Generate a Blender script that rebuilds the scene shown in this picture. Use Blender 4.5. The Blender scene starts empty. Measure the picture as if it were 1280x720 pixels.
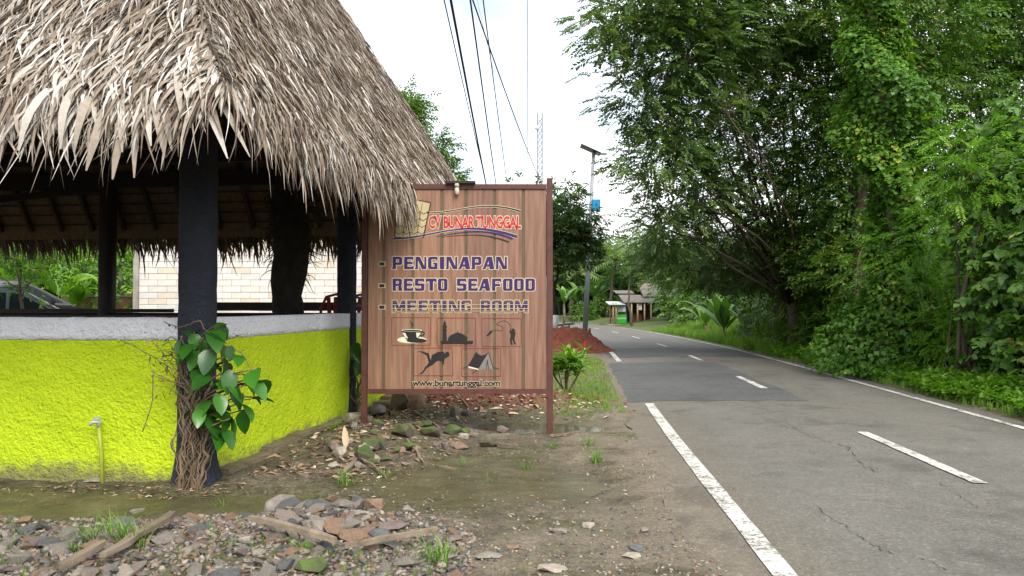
import bpy, bmesh, math, random
import numpy as np
from mathutils import Vector, Matrix, noise as mnoise

# ------------------------------------------------------------------ camera, sky, sun, exposure
scene = bpy.context.scene
COL = scene.collection
CAM_H = 1.6
PITCH = math.atan(0.022)
FPX = 1000.0                                   # focal length in pixels of the 1280 wide photograph
cam_data = bpy.data.cameras.new('camera')
cam_data.sensor_width = 36.0
cam_data.lens = 36.0 * FPX / 1280.0
cam_data.clip_start = 0.05
cam_data.clip_end = 2000.0
cam = bpy.data.objects.new('camera', cam_data)
COL.objects.link(cam)
cam.location = (0, 0, CAM_H)
cam.rotation_euler = (math.pi / 2 + PITCH, 0, 0)
scene.camera = cam

SUN_EL, SUN_AZ = math.radians(46), math.radians(158)      # azimuth clockwise from +Y: behind the camera, right
world = bpy.data.worlds.new('World')
scene.world = world
world.use_nodes = True
wn, wl = world.node_tree.nodes, world.node_tree.links
wn.clear()
w_out = wn.new('ShaderNodeOutputWorld')
w_sky = wn.new('ShaderNodeTexSky'); w_sky.sky_type = 'NISHITA'; w_sky.sun_disc = False
w_sky.sun_elevation = SUN_EL; w_sky.sun_rotation = SUN_AZ
w_sky.dust_density = 3.0
w_b1 = wn.new('ShaderNodeBackground'); w_b1.inputs['Strength'].default_value = 0.15
wl.new(w_sky.outputs[0], w_b1.inputs['Color'])
w_b2 = wn.new('ShaderNodeBackground'); w_b2.inputs['Color'].default_value = (0.97, 0.985, 1.0, 1)
w_b2.inputs['Strength'].default_value = 1.0               # the even white cloud deck
w_tc = wn.new('ShaderNodeTexCoord')
w_mp = wn.new('ShaderNodeMapping'); w_mp.inputs['Scale'].default_value = (1, 1, 2.2)
w_mp.inputs['Location'].default_value = (0.3, 0.1, 0.0)
w_no = wn.new('ShaderNodeTexNoise'); w_no.inputs['Scale'].default_value = 2.6
w_no.inputs['Detail'].default_value = 7; w_no.inputs['Roughness'].default_value = 0.5
w_cr = wn.new('ShaderNodeValToRGB')
w_cr.color_ramp.elements[0].position = 0.34; w_cr.color_ramp.elements[0].color = (0.2, 0.2, 0.2, 1)
w_cr.color_ramp.elements[1].position = 0.56; w_cr.color_ramp.elements[1].color = (1, 1, 1, 1)
w_mx = wn.new('ShaderNodeMixShader')
wl.new(w_tc.outputs['Generated'], w_mp.inputs[0]); wl.new(w_mp.outputs[0], w_no.inputs['Vector'])
wl.new(w_no.outputs['Fac'], w_cr.inputs[0]); wl.new(w_cr.outputs[0], w_mx.inputs[0])
wl.new(w_b1.outputs[0], w_mx.inputs[1]); wl.new(w_b2.outputs[0], w_mx.inputs[2])
wl.new(w_mx.outputs[0], w_out.inputs['Surface'])

sun_data = bpy.data.lights.new('sun', 'SUN')
sun_data.energy = 2.4; sun_data.angle = math.radians(32); sun_data.color = (1.0, 0.95, 0.88)
sun = bpy.data.objects.new('sun', sun_data); COL.objects.link(sun)
_sd = Vector((math.sin(SUN_AZ) * math.cos(SUN_EL), math.cos(SUN_AZ) * math.cos(SUN_EL), math.sin(SUN_EL)))
sun.rotation_euler = _sd.to_track_quat('Z', 'Y').to_euler()
sun.location = (10, -10, 30)

vs = scene.view_settings
vs.view_transform = 'Standard'; vs.look = 'None'; vs.exposure = 1.05; vs.gamma = 1.0
vs.use_curve_mapping = False
scene.cycles.max_bounces = 8
scene.cycles.diffuse_bounces = 5
scene.cycles.transparent_max_bounces = 8
scene.cycles.caustics_reflective = False
scene.cycles.caustics_refractive = False

# ------------------------------------------------------------------ helpers
RNG = np.random.default_rng(7)
random.seed(7)

def at(u, v, Y):
    """A point of the photograph (1280 x 720 pixels) at distance Y along the view."""
    b = (360.0 - v) / FPX; a = (u - 640.0) / FPX
    cy = math.cos(PITCH) - math.sin(PITCH) * b
    cz = math.sin(PITCH) + math.cos(PITCH) * b
    k = Y / cy
    return Vector((a * k, Y, CAM_H + cz * k))

def gnd(u, v, z=0.0):
    """The point of the ground (height z) seen at a pixel."""
    b = (360.0 - v) / FPX; a = (u - 640.0) / FPX
    cy = math.cos(PITCH) - math.sin(PITCH) * b
    cz = math.sin(PITCH) + math.cos(PITCH) * b
    k = (z - CAM_H) / cz
    return Vector((a * k, cy * k, z))

def empty(name, loc=(0, 0, 0), rz=0.0):
    o = bpy.data.objects.new(name, None)
    COL.objects.link(o); o.location = loc; o.rotation_euler = (0, 0, rz); o.empty_display_size = 0.2
    return o

def tag(o, label=None, cat=None, group=None, kind=None):
    if label: o['label'] = label
    if cat: o['category'] = cat
    if group: o['group'] = group
    if kind: o['kind'] = kind
    return o

def thing(name, label, cat, loc=(0, 0, 0), rz=0.0, group=None):
    return tag(empty(name, loc, rz), label, cat, group)

def link(name, me, parent=None):
    o = bpy.data.objects.new(name, me); COL.objects.link(o)
    if parent is not None: o.parent = parent
    return o

def np_mesh(name, V, F, mat=None, tint=None, smooth=False):
    """V (n,3) and F (m,k) with k constant."""
    V = np.asarray(V, dtype=np.float32); F = np.asarray(F, dtype=np.int32)
    me = bpy.data.meshes.new(name)
    me.vertices.add(len(V)); me.vertices.foreach_set('co', V.ravel())
    k = F.shape[1]
    me.loops.add(F.size); me.loops.foreach_set('vertex_index', F.ravel())
    me.polygons.add(len(F)); me.polygons.foreach_set('loop_start', np.arange(0, F.size, k, dtype=np.int32))
    me.update(calc_edges=True)
    if tint is not None:
        at_ = me.attributes.new('tint', 'FLOAT', 'POINT'); at_.data.foreach_set('value', np.asarray(tint, dtype=np.float32))
    if smooth: me.polygons.foreach_set('use_smooth', np.ones(len(F), dtype=bool))
    if mat: me.materials.append(mat)
    return me

class MB:
    """Collects simple shapes; build() links them as one mesh object."""
    def __init__(s): s.v = []; s.f = []; s.sm = []
    def add(s, vs_, fs, smooth=False):
        n = len(s.v); s.v += [tuple(p) for p in vs_]
        for f in fs: s.f.append(tuple(i + n for i in f)); s.sm.append(smooth)
        return s
    def box(s, c, size, R=None):
        hx, hy, hz = size[0] / 2, size[1] / 2, size[2] / 2
        c = Vector(c); P = []
        for z in (-hz, hz):
            for x, y in ((-hx, -hy), (hx, -hy), (hx, hy), (-hx, hy)):
                p = Vector((x, y, z)); P.append(c + (R @ p if R else p))
        return s.add(P, [(3, 2, 1, 0), (4, 5, 6, 7), (0, 1, 5, 4), (1, 2, 6, 5), (2, 3, 7, 6), (3, 0, 4, 7)])
    def bar(s, a, b, w, h, up=(0, 0, 1)):
        a = Vector(a); b = Vector(b); d = (b - a); L = d.length; d.normalize()
        r = d.cross(Vector(up))
        if r.length < 1e-4: r = d.cross(Vector((1, 0, 0)))
        r.normalize(); u = r.cross(d)
        R = Matrix((r, d, u)).transposed()
        return s.box((a + b) / 2, (w, L, h), R)
    def tube(s, pts, rad, n=8, cap=True, smooth=True):
        pts = [Vector(p) for p in pts]; m = len(pts)
        if not hasattr(rad, '__len__'): rad = [rad] * m
        prev = None; P = []
        for i, p in enumerate(pts):
            d = (pts[min(i + 1, m - 1)] - pts[max(i - 1, 0)])
            if d.length < 1e-7: d = Vector((0, 0, 1))
            d.normalize()
            if prev is None:
                r = d.cross(Vector((0, 0, 1)))
                if r.length < 1e-3: r = d.cross(Vector((1, 0, 0)))
            else: r = prev - d * prev.dot(d)
            r.normalize(); prev = r; u = d.cross(r)
            for k in range(n):
                a = 2 * math.pi * k / n
                P.append(p + (r * math.cos(a) + u * math.sin(a)) * rad[i])
        F = []
        for i in range(m - 1):
            for k in range(n):
                F.append((i * n + k, i * n + (k + 1) % n, (i + 1) * n + (k + 1) % n, (i + 1) * n + k))
        if cap: F += [tuple(range(n - 1, -1, -1)), tuple((m - 1) * n + k for k in range(n))]
        return s.add(P, F, smooth)
    def prism(s, poly, y0, y1, axis='y'):
        """poly: list of (x, z) extruded from y0 to y1 along y (or other axis)."""
        n = len(poly)
        def mk(p, t):
            return {'y': (p[0], t, p[1]), 'x': (t, p[0], p[1]), 'z': (p[0], p[1], t)}[axis]
        P = [mk(p, y0) for p in poly] + [mk(p, y1) for p in poly]
        F = [tuple(range(n)), tuple(range(2 * n - 1, n - 1, -1))]
        F += [(i, i + n, (i + 1) % n + n, (i + 1) % n) for i in range(n)]
        return s.add(P, F)
    def build(s, name, mat, parent=None, bevel=0.0):
        me = bpy.data.meshes.new(name); me.from_pydata(s.v, [], s.f)
        me.polygons.foreach_set('use_smooth', s.sm)
        if mat: me.materials.append(mat)
        bm = bmesh.new(); bm.from_mesh(me); bmesh.ops.recalc_face_normals(bm, faces=bm.faces)
        if bevel > 0:
            bmesh.ops.bevel(bm, geom=[e for e in bm.edges if len(e.link_faces) == 2 and e.calc_face_angle(0) > 0.5],
                            offset=bevel, segments=2, affect='EDGES', clamp_overlap=True)
        bm.to_mesh(me); bm.free(); me.update()
        return link(name, me, parent)

# ------------------------------------------------------------------ smooth random fields (sums of sines)
_S = np.random.default_rng(3)
_K = [(_S.uniform(0, 2 * math.pi, 10), _S.uniform(0, 2 * math.pi, 10)) for _ in range(8)]
def field(x, y, wl_, ch=0):
    a, p = _K[ch]; t = 0
    for i in range(10):
        w = 2 * math.pi / (wl_ * (0.55 + 0.11 * i))
        t = t + np.sin((np.cos(a[i]) * x + np.sin(a[i]) * y) * w + p[i])
    return t / 4.2
def sstep(a, b, x):
    t = np.clip((np.asarray(x, dtype=float) - a) / (b - a), 0, 1); return t * t * (3 - 2 * t)
def bump2(x, y, cx, cy, rx, ry, rot=0.0):
    c, s = math.cos(rot), math.sin(rot); dx, dy = x - cx, y - cy
    u, v = (c * dx + s * dy) / rx, (-s * dx + c * dy) / ry
    return np.exp(-(u * u + v * v) * 1.6)

# road centre line
_RC = [(-40, 0.9), (-20, 2.2), (0, 3.57), (5, 3.92), (10, 4.27), (16, 4.78), (23, 5.35), (30, 5.78), (40, 6.0), (50, 5.85), (60, 5.2),
       (70, 3.9), (79, 1.3), (86, -2.5), (91, -7), (95, -14), (98, -24), (100, -40)]
def catmull(P, per=12):
    P = [np.array(p, float) for p in P]; out = []
    for i in range(len(P) - 1):
        p0, p1, p2, p3 = P[max(i - 1, 0)], P[i], P[i + 1], P[min(i + 2, len(P) - 1)]
        for k in range(per):
            t = k / per
            out.append(0.5 * ((2 * p1) + (p2 - p0) * t + (2 * p0 - 5 * p1 + 4 * p2 - p3) * t * t + (3 * p1 - p0 - 3 * p2 + p3) * t ** 3))
    out.append(P[-1]); return np.array(out)
RCL = catmull([(x, y) for y, x in _RC], 14)          # columns x, y
_rt = np.gradient(RCL, axis=0); _rt /= np.linalg.norm(_rt, axis=1)[:, None]
RNRM = np.stack([_rt[:, 1], -_rt[:, 0]], 1)          # to the right of travel
RS = np.concatenate([[0], np.cumsum(np.linalg.norm(np.diff(RCL, axis=0), axis=1))])
def road_at(s, off):
    """Point on the road at arc length s, offset to the right."""
    x = np.interp(s, RS, RCL[:, 0]); y = np.interp(s, RS, RCL[:, 1])
    nx = np.interp(s, RS, RNRM[:, 0]); ny = np.interp(s, RS, RNRM[:, 1])
    return x + nx * off, y + ny * off
def s_of_y(y): return float(np.interp(y, RCL[:, 1], RS))
def road_dist(x, y):
    """Signed offset from the centre line (right positive), brute force on a coarse line."""
    x = np.asarray(x, float); y = np.asarray(y, float); sh = x.shape
    xf, yf = x.ravel(), y.ravel(); best = np.full(xf.shape, 1e9); sg = np.zeros_like(best)
    for i in range(0, len(RCL), 3):
        dx, dy = xf - RCL[i, 0], yf - RCL[i, 1]
        d = dx * dx + dy * dy; m = d < best
        best[m] = d[m]; sg[m] = (dx * RNRM[i, 0] + dy * RNRM[i, 1])[m]
    far = best > 60
    out = np.where(far, np.sign(sg) * np.sqrt(best), sg)
    return out.reshape(sh)
ROAD_W = 4.55

def height(x, y):
    x = np.asarray(x, float); y = np.asarray(y, float)
    near = sstep(40, 18, y) * sstep(-3, 1, y)
    d = road_dist(x, y)
    h = near * (0.022 * field(x, y, 2.3, 0) + 0.012 * field(x, y, 0.7, 1) + 0.006 * field(x, y, 0.25, 2))
    # muddy hollows
    h = h - 0.085 * bump2(x, y, -0.55, 7.5, 1.55, 0.95, 0.1)
    h = h - 0.075 * bump2(x, y, -3.6, 6.62, 2.6, 0.42, -0.05)
    h = h - 0.13 * bump2(x, y, 0.25, 10.75, 1.3, 0.55, -0.1)
    h = h - 0.05 * bump2(x, y, 0.42, 5.25, 0.17, 0.12, 0.3)
    # gravel heap, soil against the wall, earth behind the sign
    h = h + 0.10 * bump2(x, y, -2.4, 5.0, 2.4, 0.8, 0.0)
    h = h + (0.11 + 0.03 * field(x, y, 0.4, 3)) * bump2(x, y, -1.35, 5.75, 0.75, 0.42, -0.1)
    h = h + 0.15 * bump2(x, y, -1.75, 9.6, 1.0, 2.0, -0.2) + 0.05 * bump2(x, y, -2.4, 7.7, .5, .5)
    h = h + (0.42 + 0.05 * field(x, y, 0.6, 4)) * bump2(x, y, -0.55, 13.2, 1.9, 1.2, -0.15)
    # ground level behind the pavilion is higher
    h = h + 0.6 * sstep(-1.5, -4.5, x) * sstep(11.5, 15.5, y)
    # right-hand verge rises a little, then falls away under the trees
    h = h + 0.12 * sstep(3.0, 4.4, d) * sstep(70, 50, y)
    h = h + 0.5 * sstep(3, 8, d) * sstep(30, 50, y)
    h = h + 0.022 * np.exp(-((d + 2.9) / 0.28) ** 2) * near
    # beside and below the road
    flat = sstep(2.85, 2.35, np.abs(d) + 0.06 * field(x, y, 0.8, 6) * near)
    h = h * (1 - flat) + flat * (-0.022)
    return h
def hz(x, y): return float(height(np.array([x]), np.array([y]))[0])

# ------------------------------------------------------------------ materials
MATS = {}
def nodemat(name):
    m = bpy.data.materials.new(name); m.use_nodes = True
    nt = m.node_tree; b = nt.nodes['Principled BSDF']; MATS[name] = m
    return m, nt, b
def ramp(nt, stops, interp='LINEAR'):
    r = nt.nodes.new('ShaderNodeValToRGB'); r.color_ramp.interpolation = interp
    e = r.color_ramp.elements
    while len(e) < len(stops): e.new(0.5)
    for i, (p, c) in enumerate(stops):
        e[i].position = p; e[i].color = (*c, 1) if len(c) == 3 else c
    return r
def noise_n(nt, scale, detail=5, rough=0.55, coord='Object', stretch=None):
    tc = nt.nodes.new('ShaderNodeTexCoord'); n = nt.nodes.new('ShaderNodeTexNoise')
    n.inputs['Scale'].default_value = scale; n.inputs['Detail'].default_value = detail
    n.inputs['Roughness'].default_value = rough
    if stretch:
        mp = nt.nodes.new('ShaderNodeMapping'); mp.inputs['Scale'].default_value = stretch
        nt.links.new(tc.outputs[coord], mp.inputs[0]); nt.links.new(mp.outputs[0], n.inputs['Vector'])
    else: nt.links.new(tc.outputs[coord], n.inputs['Vector'])
    return n
def mixc(nt, fac, a, b, blend='MIX'):
    m = nt.nodes.new('ShaderNodeMix'); m.data_type = 'RGBA'; m.blend_type = blend
    for inp, val in ((m.inputs['Factor'], fac), (m.inputs['A'], a), (m.inputs['B'], b)):
        if isinstance(val, (int, float)): inp.default_value = val
        elif isinstance(val, tuple): inp.default_value = (*val, 1) if len(val) == 3 else val
        else: nt.links.new(val, inp)
    return m.outputs['Result']
def bumpn(nt, b, hsock, strength, dist=0.02):
    bp = nt.nodes.new('ShaderNodeBump'); bp.inputs['Strength'].default_value = strength
    bp.inputs['Distance'].default_value = dist
    nt.links.new(hsock, bp.inputs['Height']); nt.links.new(bp.outputs[0], b.inputs['Normal'])
def simple(name, c1, c2=None, scale=6.0, rough=0.75, bump=0.0, bscale=None, bdist=0.01, metal=0.0, stretch=None, spec=0.3):
    m, nt, b = nodemat(name)
    c2 = c2 or tuple(v * 0.7 for v in c1)
    n = noise_n(nt, scale, 6, 0.6, stretch=stretch)
    r = ramp(nt, [(0.3, c2), (0.7, c1)]); nt.links.new(n.outputs['Fac'], r.inputs[0])
    nt.links.new(r.outputs[0], b.inputs['Base Color'])
    b.inputs['Roughness'].default_value = rough; b.inputs['Metallic'].default_value = metal
    b.inputs['Specular IOR Level'].default_value = spec
    if bump:
        n2 = noise_n(nt, bscale or scale * 4, 6, 0.65, stretch=stretch); bumpn(nt, b, n2.outputs['Fac'], bump, bdist)
    return m
def tinted(name, stops, rough=0.55, trans=0.0, spec=0.3, tcol=None, noise=None):
    """Colour from the per-leaf 'tint' attribute; trans adds light through the leaf."""
    m, nt, b = nodemat(name)
    a = nt.nodes.new('ShaderNodeAttribute'); a.attribute_name = 'tint'
    r = ramp(nt, stops); nt.links.new(a.outputs['Fac'], r.inputs[0])
    col = r.outputs[0]
    if noise:
        n = noise_n(nt, noise[0], 5, 0.6); r2 = ramp(nt, [(0.3, (noise[1],) * 3), (0.7, (1, 1, 1))])
        nt.links.new(n.outputs['Fac'], r2.inputs[0]); col = mixc(nt, 1.0, col, r2.outputs[0], 'MULTIPLY')
    nt.links.new(col, b.inputs['Base Color'])
    b.inputs['Roughness'].default_value = rough; b.inputs['Specular IOR Level'].default_value = spec
    if trans:
        t = nt.nodes.new('ShaderNodeBsdfTranslucent'); mx = nt.nodes.new('ShaderNodeMixShader')
        mx.inputs[0].default_value = trans
        tc2 = mixc(nt, 1.0, col, tcol or (1.0, 1.15, 0.45), 'MULTIPLY'); nt.links.new(tc2, t.inputs['Color'])
        out = nt.nodes['Material Output']
        nt.links.new(b.outputs[0], mx.inputs[1]); nt.links.new(t.outputs[0], mx.inputs[2]); nt.links.new(mx.outputs[0], out.inputs['Surface'])
    return m

# ground: clay, grit, silt and thin moss, all in world space
def ground_material():
    m, nt, b = nodemat('ground_soil')
    big = noise_n(nt, 0.55, 4, 0.5); mid = noise_n(nt, 3.2, 7, 0.65); fine = noise_n(nt, 34, 6, 0.7)
    r1 = ramp(nt, [(0.30, (0.075, 0.060, 0.038)), (0.50, (0.15, 0.122, 0.083)), (0.70, (0.26, 0.215, 0.16))])
    nt.links.new(mid.outputs['Fac'], r1.inputs[0])
    r2 = ramp(nt, [(0.42, (0, 0, 0)), (0.62, (1, 1, 1))]); nt.links.new(big.outputs['Fac'], r2.inputs[0])
    c = mixc(nt, r2.outputs[0], r1.outputs[0], mixc(nt, 0.7, r1.outputs[0], (0.095, 0.10, 0.034)))
    rf = ramp(nt, [(0.3, (0.42,) * 3), (0.7, (1.4,) * 3)]); nt.links.new(fine.outputs['Fac'], rf.inputs[0])
    c = mixc(nt, 1.0, c, rf.outputs[0], 'MULTIPLY')
    vo = nt.nodes.new('ShaderNodeTexVoronoi'); vo.inputs['Scale'].default_value = 38; vo.feature = 'F1'       # grit: pale and dark grains
    vt = nt.nodes.new('ShaderNodeTexCoord'); nt.links.new(vt.outputs['Object'], vo.inputs['Vector'])
    vr = ramp(nt, [(0.30, (1, 1, 1)), (0.36, (0, 0, 0))]); nt.links.new(vo.outputs['Distance'], vr.inputs[0])
    vs_ = nt.nodes.new('ShaderNodeSeparateColor'); nt.links.new(vo.outputs['Color'], vs_.inputs[0])
    vk = ramp(nt, [(0.62, (0, 0, 0)), (0.66, (1, 1, 1))]); nt.links.new(vs_.outputs[0], vk.inputs[0])
    gm = mixc(nt, 1.0, vr.outputs[0], vk.outputs[0], 'MULTIPLY')
    gc = ramp(nt, [(0.2, (0.07, 0.065, 0.06)), (0.55, (0.20, 0.165, 0.12)), (0.9, (0.34, 0.30, 0.24))]); nt.links.new(vs_.outputs[1], gc.inputs[0])
    c = mixc(nt, gm, c, gc.outputs[0])
    m2 = noise_n(nt, 12, 5, 0.65); m2r = ramp(nt, [(0.34, (0.55, 0.53, 0.5)), (0.5, (1, 1, 1)), (0.66, (1.35, 1.32, 1.25))]); nt.links.new(m2.outputs['Fac'], m2r.inputs[0])
    c = mixc(nt, 1.0, c, m2r.outputs[0], 'MULTIPLY')
    a = nt.nodes.new('ShaderNodeAttribute'); a.attribute_name = 'soil'        # red earth tipped behind the sign
    c = mixc(nt, a.outputs['Fac'], c, mixc(nt, mid.outputs['Fac'], (0.10, 0.04, 0.025), (0.25, 0.105, 0.065)))
    du = nt.nodes.new('ShaderNodeAttribute'); du.attribute_name = 'dusty'
    c = mixc(nt, du.outputs['Fac'], c, mixc(nt, 0.8, mixc(nt, mid.outputs['Fac'], (0.14, 0.115, 0.08), (0.30, 0.25, 0.19)), rf.outputs[0], 'MULTIPLY'))
    g = nt.nodes.new('ShaderNodeAttribute'); g.attribute_name = 'grassy'
    c = mixc(nt, g.outputs['Fac'], c, mixc(nt, mid.outputs['Fac'], (0.035, 0.06, 0.015), (0.11, 0.15, 0.035)))
    w = nt.nodes.new('ShaderNodeAttribute'); w.attribute_name = 'wet'
    nt.links.new(mixc(nt, w.outputs['Fac'], c, mixc(nt, 0.75, c, (0.6, 0.62, 0.5), 'MULTIPLY')), b.inputs['Base Color'])
    rr = nt.nodes.new('ShaderNodeMapRange'); rr.inputs['To Min'].default_value = 0.9; rr.inputs['To Max'].default_value = 0.45
    nt.links.new(w.outputs['Fac'], rr.inputs[0]); nt.links.new(rr.outputs[0], b.inputs['Roughness'])
    b.inputs['Specular IOR Level'].default_value = 0.35
    bm_ = nt.nodes.new('ShaderNodeMath'); bm_.operation = 'ADD'
    nt.links.new(mid.outputs['Fac'], bm_.inputs[0]); nt.links.new(fine.outputs['Fac'], bm_.inputs[1])
    bumpn(nt, b, bm_.outputs[0], 1.0, 0.05)
    return m
def asphalt_material(name, lo, hi, dirt=True):
    m, nt, b = nodemat(name)
    uv = nt.nodes.new('ShaderNodeUVMap'); sp = nt.nodes.new('ShaderNodeSeparateXYZ'); nt.links.new(uv.outputs[0], sp.inputs[0])
    big = noise_n(nt, 0.35, 5, 0.6); fine = noise_n(nt, 70, 4, 0.8); mid = noise_n(nt, 5, 6, 0.7)
    r = ramp(nt, [(0.3, lo), (0.7, hi)]); nt.links.new(big.outputs['Fac'], r.inputs[0]); c = r.outputs[0]
    rf = ramp(nt, [(0.32, (0.45,) * 3), (0.68, (1.5,) * 3)]); nt.links.new(fine.outputs['Fac'], rf.inputs[0])
    c = mixc(nt, 0.8, c, rf.outputs[0], 'MULTIPLY')
    rm = ramp(nt, [(0.3, (0.82,) * 3), (0.7, (1.12,) * 3)]); nt.links.new(mid.outputs['Fac'], rm.inputs[0])
    c = mixc(nt, 1.0, c, rm.outputs[0], 'MULTIPLY')
    if dirt:
        # offset from the centre line is UV.y (metres): clay washed onto the left edge, polished wheel tracks
        ad = nt.nodes.new('ShaderNodeMath'); ad.operation = 'MULTIPLY_ADD'
        nt.links.new(mid.outputs['Fac'], ad.inputs[0]); ad.inputs[1].default_value = 1.1; nt.links.new(sp.outputs[1], ad.inputs[2])
        rd = ramp(nt, [(0.0, (1, 1, 1)), (1.0, (0, 0, 0))])
        mr = nt.nodes.new('ShaderNodeMapRange'); mr.inputs['From Min'].default_value = -2.05; mr.inputs['From Max'].default_value = -1.15
        nt.links.new(ad.outputs[0], mr.inputs[0]); nt.links.new(mr.outputs[0], rd.inputs[0])
        dm = nt.nodes.new('ShaderNodeMath'); dm.operation = 'MULTIPLY'; dm.inputs[1].default_value = 0.75
        nt.links.new(rd.outputs[0], dm.inputs[0])
        c = mixc(nt, dm.outputs[0], c, mixc(nt, 0.7, mixc(nt, mid.outputs['Fac'], (0.085, 0.07, 0.048), (0.20, 0.168, 0.125)), rf.outputs[0], 'MULTIPLY'))
        tr = ramp(nt, [(0.0, (0, 0, 0)), (0.18, (1, 1, 1)), (0.36, (0, 0, 0)), (0.64, (0, 0, 0)), (0.8, (1, 1, 1)), (1, (0, 0, 0))], 'EASE')
        m2 = nt.nodes.new('ShaderNodeMapRange'); m2.inputs['From Min'].default_value = -2.3; m2.inputs['From Max'].default_value = 2.3
        nt.links.new(sp.outputs[1], m2.inputs[0]); nt.links.new(m2.outputs[0], tr.inputs[0])
        tm = nt.nodes.new('ShaderNodeMath'); tm.operation = 'MULTIPLY'; tm.inputs[1].default_value = 0.3
        nt.links.new(tr.outputs[0], tm.inputs[0])
        c = mixc(nt, tm.outputs[0], c, (0.14, 0.133, 0.118))
    va = nt.nodes.new('ShaderNodeTexVoronoi'); va.inputs['Scale'].default_value = 48; vt = nt.nodes.new('ShaderNodeTexCoord'); nt.links.new(vt.outputs['Object'], va.inputs['Vector'])
    vsp = nt.nodes.new('ShaderNodeSeparateColor'); nt.links.new(va.outputs['Color'], vsp.inputs[0])
    vr = ramp(nt, [(0.0, (0.55,) * 3), (0.3, (0.9,) * 3), (0.75, (1.0,) * 3), (1.0, (1.75, 1.7, 1.6))]); nt.links.new(vsp.outputs[0], vr.inputs[0])
    c = mixc(nt, 0.45, c, vr.outputs[0], 'MULTIPLY')                       # exposed aggregate
    st = noise_n(nt, 1.1, 4, 0.7); sr = ramp(nt, [(0.34, (0.72,) * 3), (0.46, (1, 1, 1)), (0.62, (1, 1, 1)), (0.74, (1.18, 1.16, 1.1))]); nt.links.new(st.outputs['Fac'], sr.inputs[0])
    c = mixc(nt, 1.0, c, sr.outputs[0], 'MULTIPLY')                        # stains and dust
    nt.links.new(c, b.inputs['Base Color'])
    b.inputs['Roughness'].default_value = 0.78; b.inputs['Specular IOR Level'].default_value = 0.35
    bumpn(nt, b, fine.outputs['Fac'], 0.5, 0.006)
    return m
def paint_material():
    m, nt, b = nodemat('road_paint')
    n = noise_n(nt, 22, 6, 0.75); n2 = noise_n(nt, 2.2, 4, 0.6)
    ad = nt.nodes.new('ShaderNodeMath'); ad.operation = 'MULTIPLY_ADD'; ad.inputs[1].default_value = 0.5
    nt.links.new(n2.outputs['Fac'], ad.inputs[0]); nt.links.new(n.outputs['Fac'], ad.inputs[2])
    r = ramp(nt, [(0.66, (0.11, 0.104, 0.09)), (0.72, (0.36, 0.35, 0.32)), (0.9, (0.56, 0.55, 0.51))])
    nt.links.new(ad.outputs[0], r.inputs[0]); nt.links.new(r.outputs[0], b.inputs['Base Color'])
    b.inputs['Roughness'].default_value = 0.7
    bumpn(nt, b, n.outputs['Fac'], 0.3, 0.004)
    return m
def stucco_material(name, c1, c2, dirt_h=None):
    m, nt, b = nodemat(name)
    n = noise_n(nt, 2.0, 5, 0.6); r = ramp(nt, [(0.3, c2), (0.7, c1)]); nt.links.new(n.outputs['Fac'], r.inputs[0]); c = r.outputs[0]
    f = noise_n(nt, 38, 5, 0.6); v = noise_n(nt, 15, 3, 0.5)
    pit = ramp(nt, [(0.28, (0.35, 0.35, 0.3)), (0.42, (1, 1, 1))]); nt.links.new(f.outputs['Fac'], pit.inputs[0])
    c = mixc(nt, 0.5, c, pit.outputs[0], 'MULTIPLY')
    if dirt_h:
        tc = nt.nodes.new('ShaderNodeNewGeometry'); sp = nt.nodes.new('ShaderNodeSeparateXYZ'); nt.links.new(tc.outputs['Position'], sp.inputs[0])
        s2 = noise_n(nt, 5, 5, 0.7)
        ad = nt.nodes.new('ShaderNodeMath'); ad.operation = 'MULTIPLY_ADD'; ad.inputs[1].default_value = -0.5
        nt.links.new(s2.outputs['Fac'], ad.inputs[0]); nt.links.new(sp.outputs[2], ad.inputs[2])
        rd = ramp(nt, [(0.0, (0.85,) * 3), (1.0, (0, 0, 0))])
        mr = nt.nodes.new('ShaderNodeMapRange'); mr.inputs['From Min'].default_value = -0.22; mr.inputs['From Max'].default_value = dirt_h - 0.2
        nt.links.new(ad.outputs[0], mr.inputs[0]); nt.links.new(mr.outputs[0], rd.inputs[0])
        c = mixc(nt, rd.outputs[0], c, (0.17, 0.145, 0.09))
    nt.links.new(c, b.inputs['Base Color']); b.inputs['Roughness'].default_value = 0.85; b.inputs['Specular IOR Level'].default_value = 0.2
    ad2 = nt.nodes.new('ShaderNodeMath'); ad2.operation = 'ADD'
    nt.links.new(f.outputs['Fac'], ad2.inputs[0]); nt.links.new(v.outputs['Fac'], ad2.inputs[1])
    bumpn(nt, b, ad2.outputs[0], 1.0, 0.038)
    return m
def water_material():
    m, nt, b = nodemat('muddy_water')
    n = noise_n(nt, 1.6, 5, 0.6)
    r = ramp(nt, [(0.3, (0.075, 0.07, 0.035)), (0.7, (0.15, 0.135, 0.075))]); nt.links.new(n.outputs['Fac'], r.inputs[0])
    nt.links.new(r.outputs[0], b.inputs['Base Color'])
    b.inputs['Roughness'].default_value = 0.10; b.inputs['IOR'].default_value = 1.33
    ra = ramp(nt, [(0.35, (0.35,) * 3), (0.7, (0.75,) * 3)])
    n3 = noise_n(nt, 3.1, 5, 0.6); nt.links.new(n3.outputs['Fac'], ra.inputs[0]); nt.links.new(ra.outputs[0], b.inputs['Alpha'])
    n2 = noise_n(nt, 9, 3, 0.5); bumpn(nt, b, n2.outputs['Fac'], 0.08, 0.01)
    return m
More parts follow.
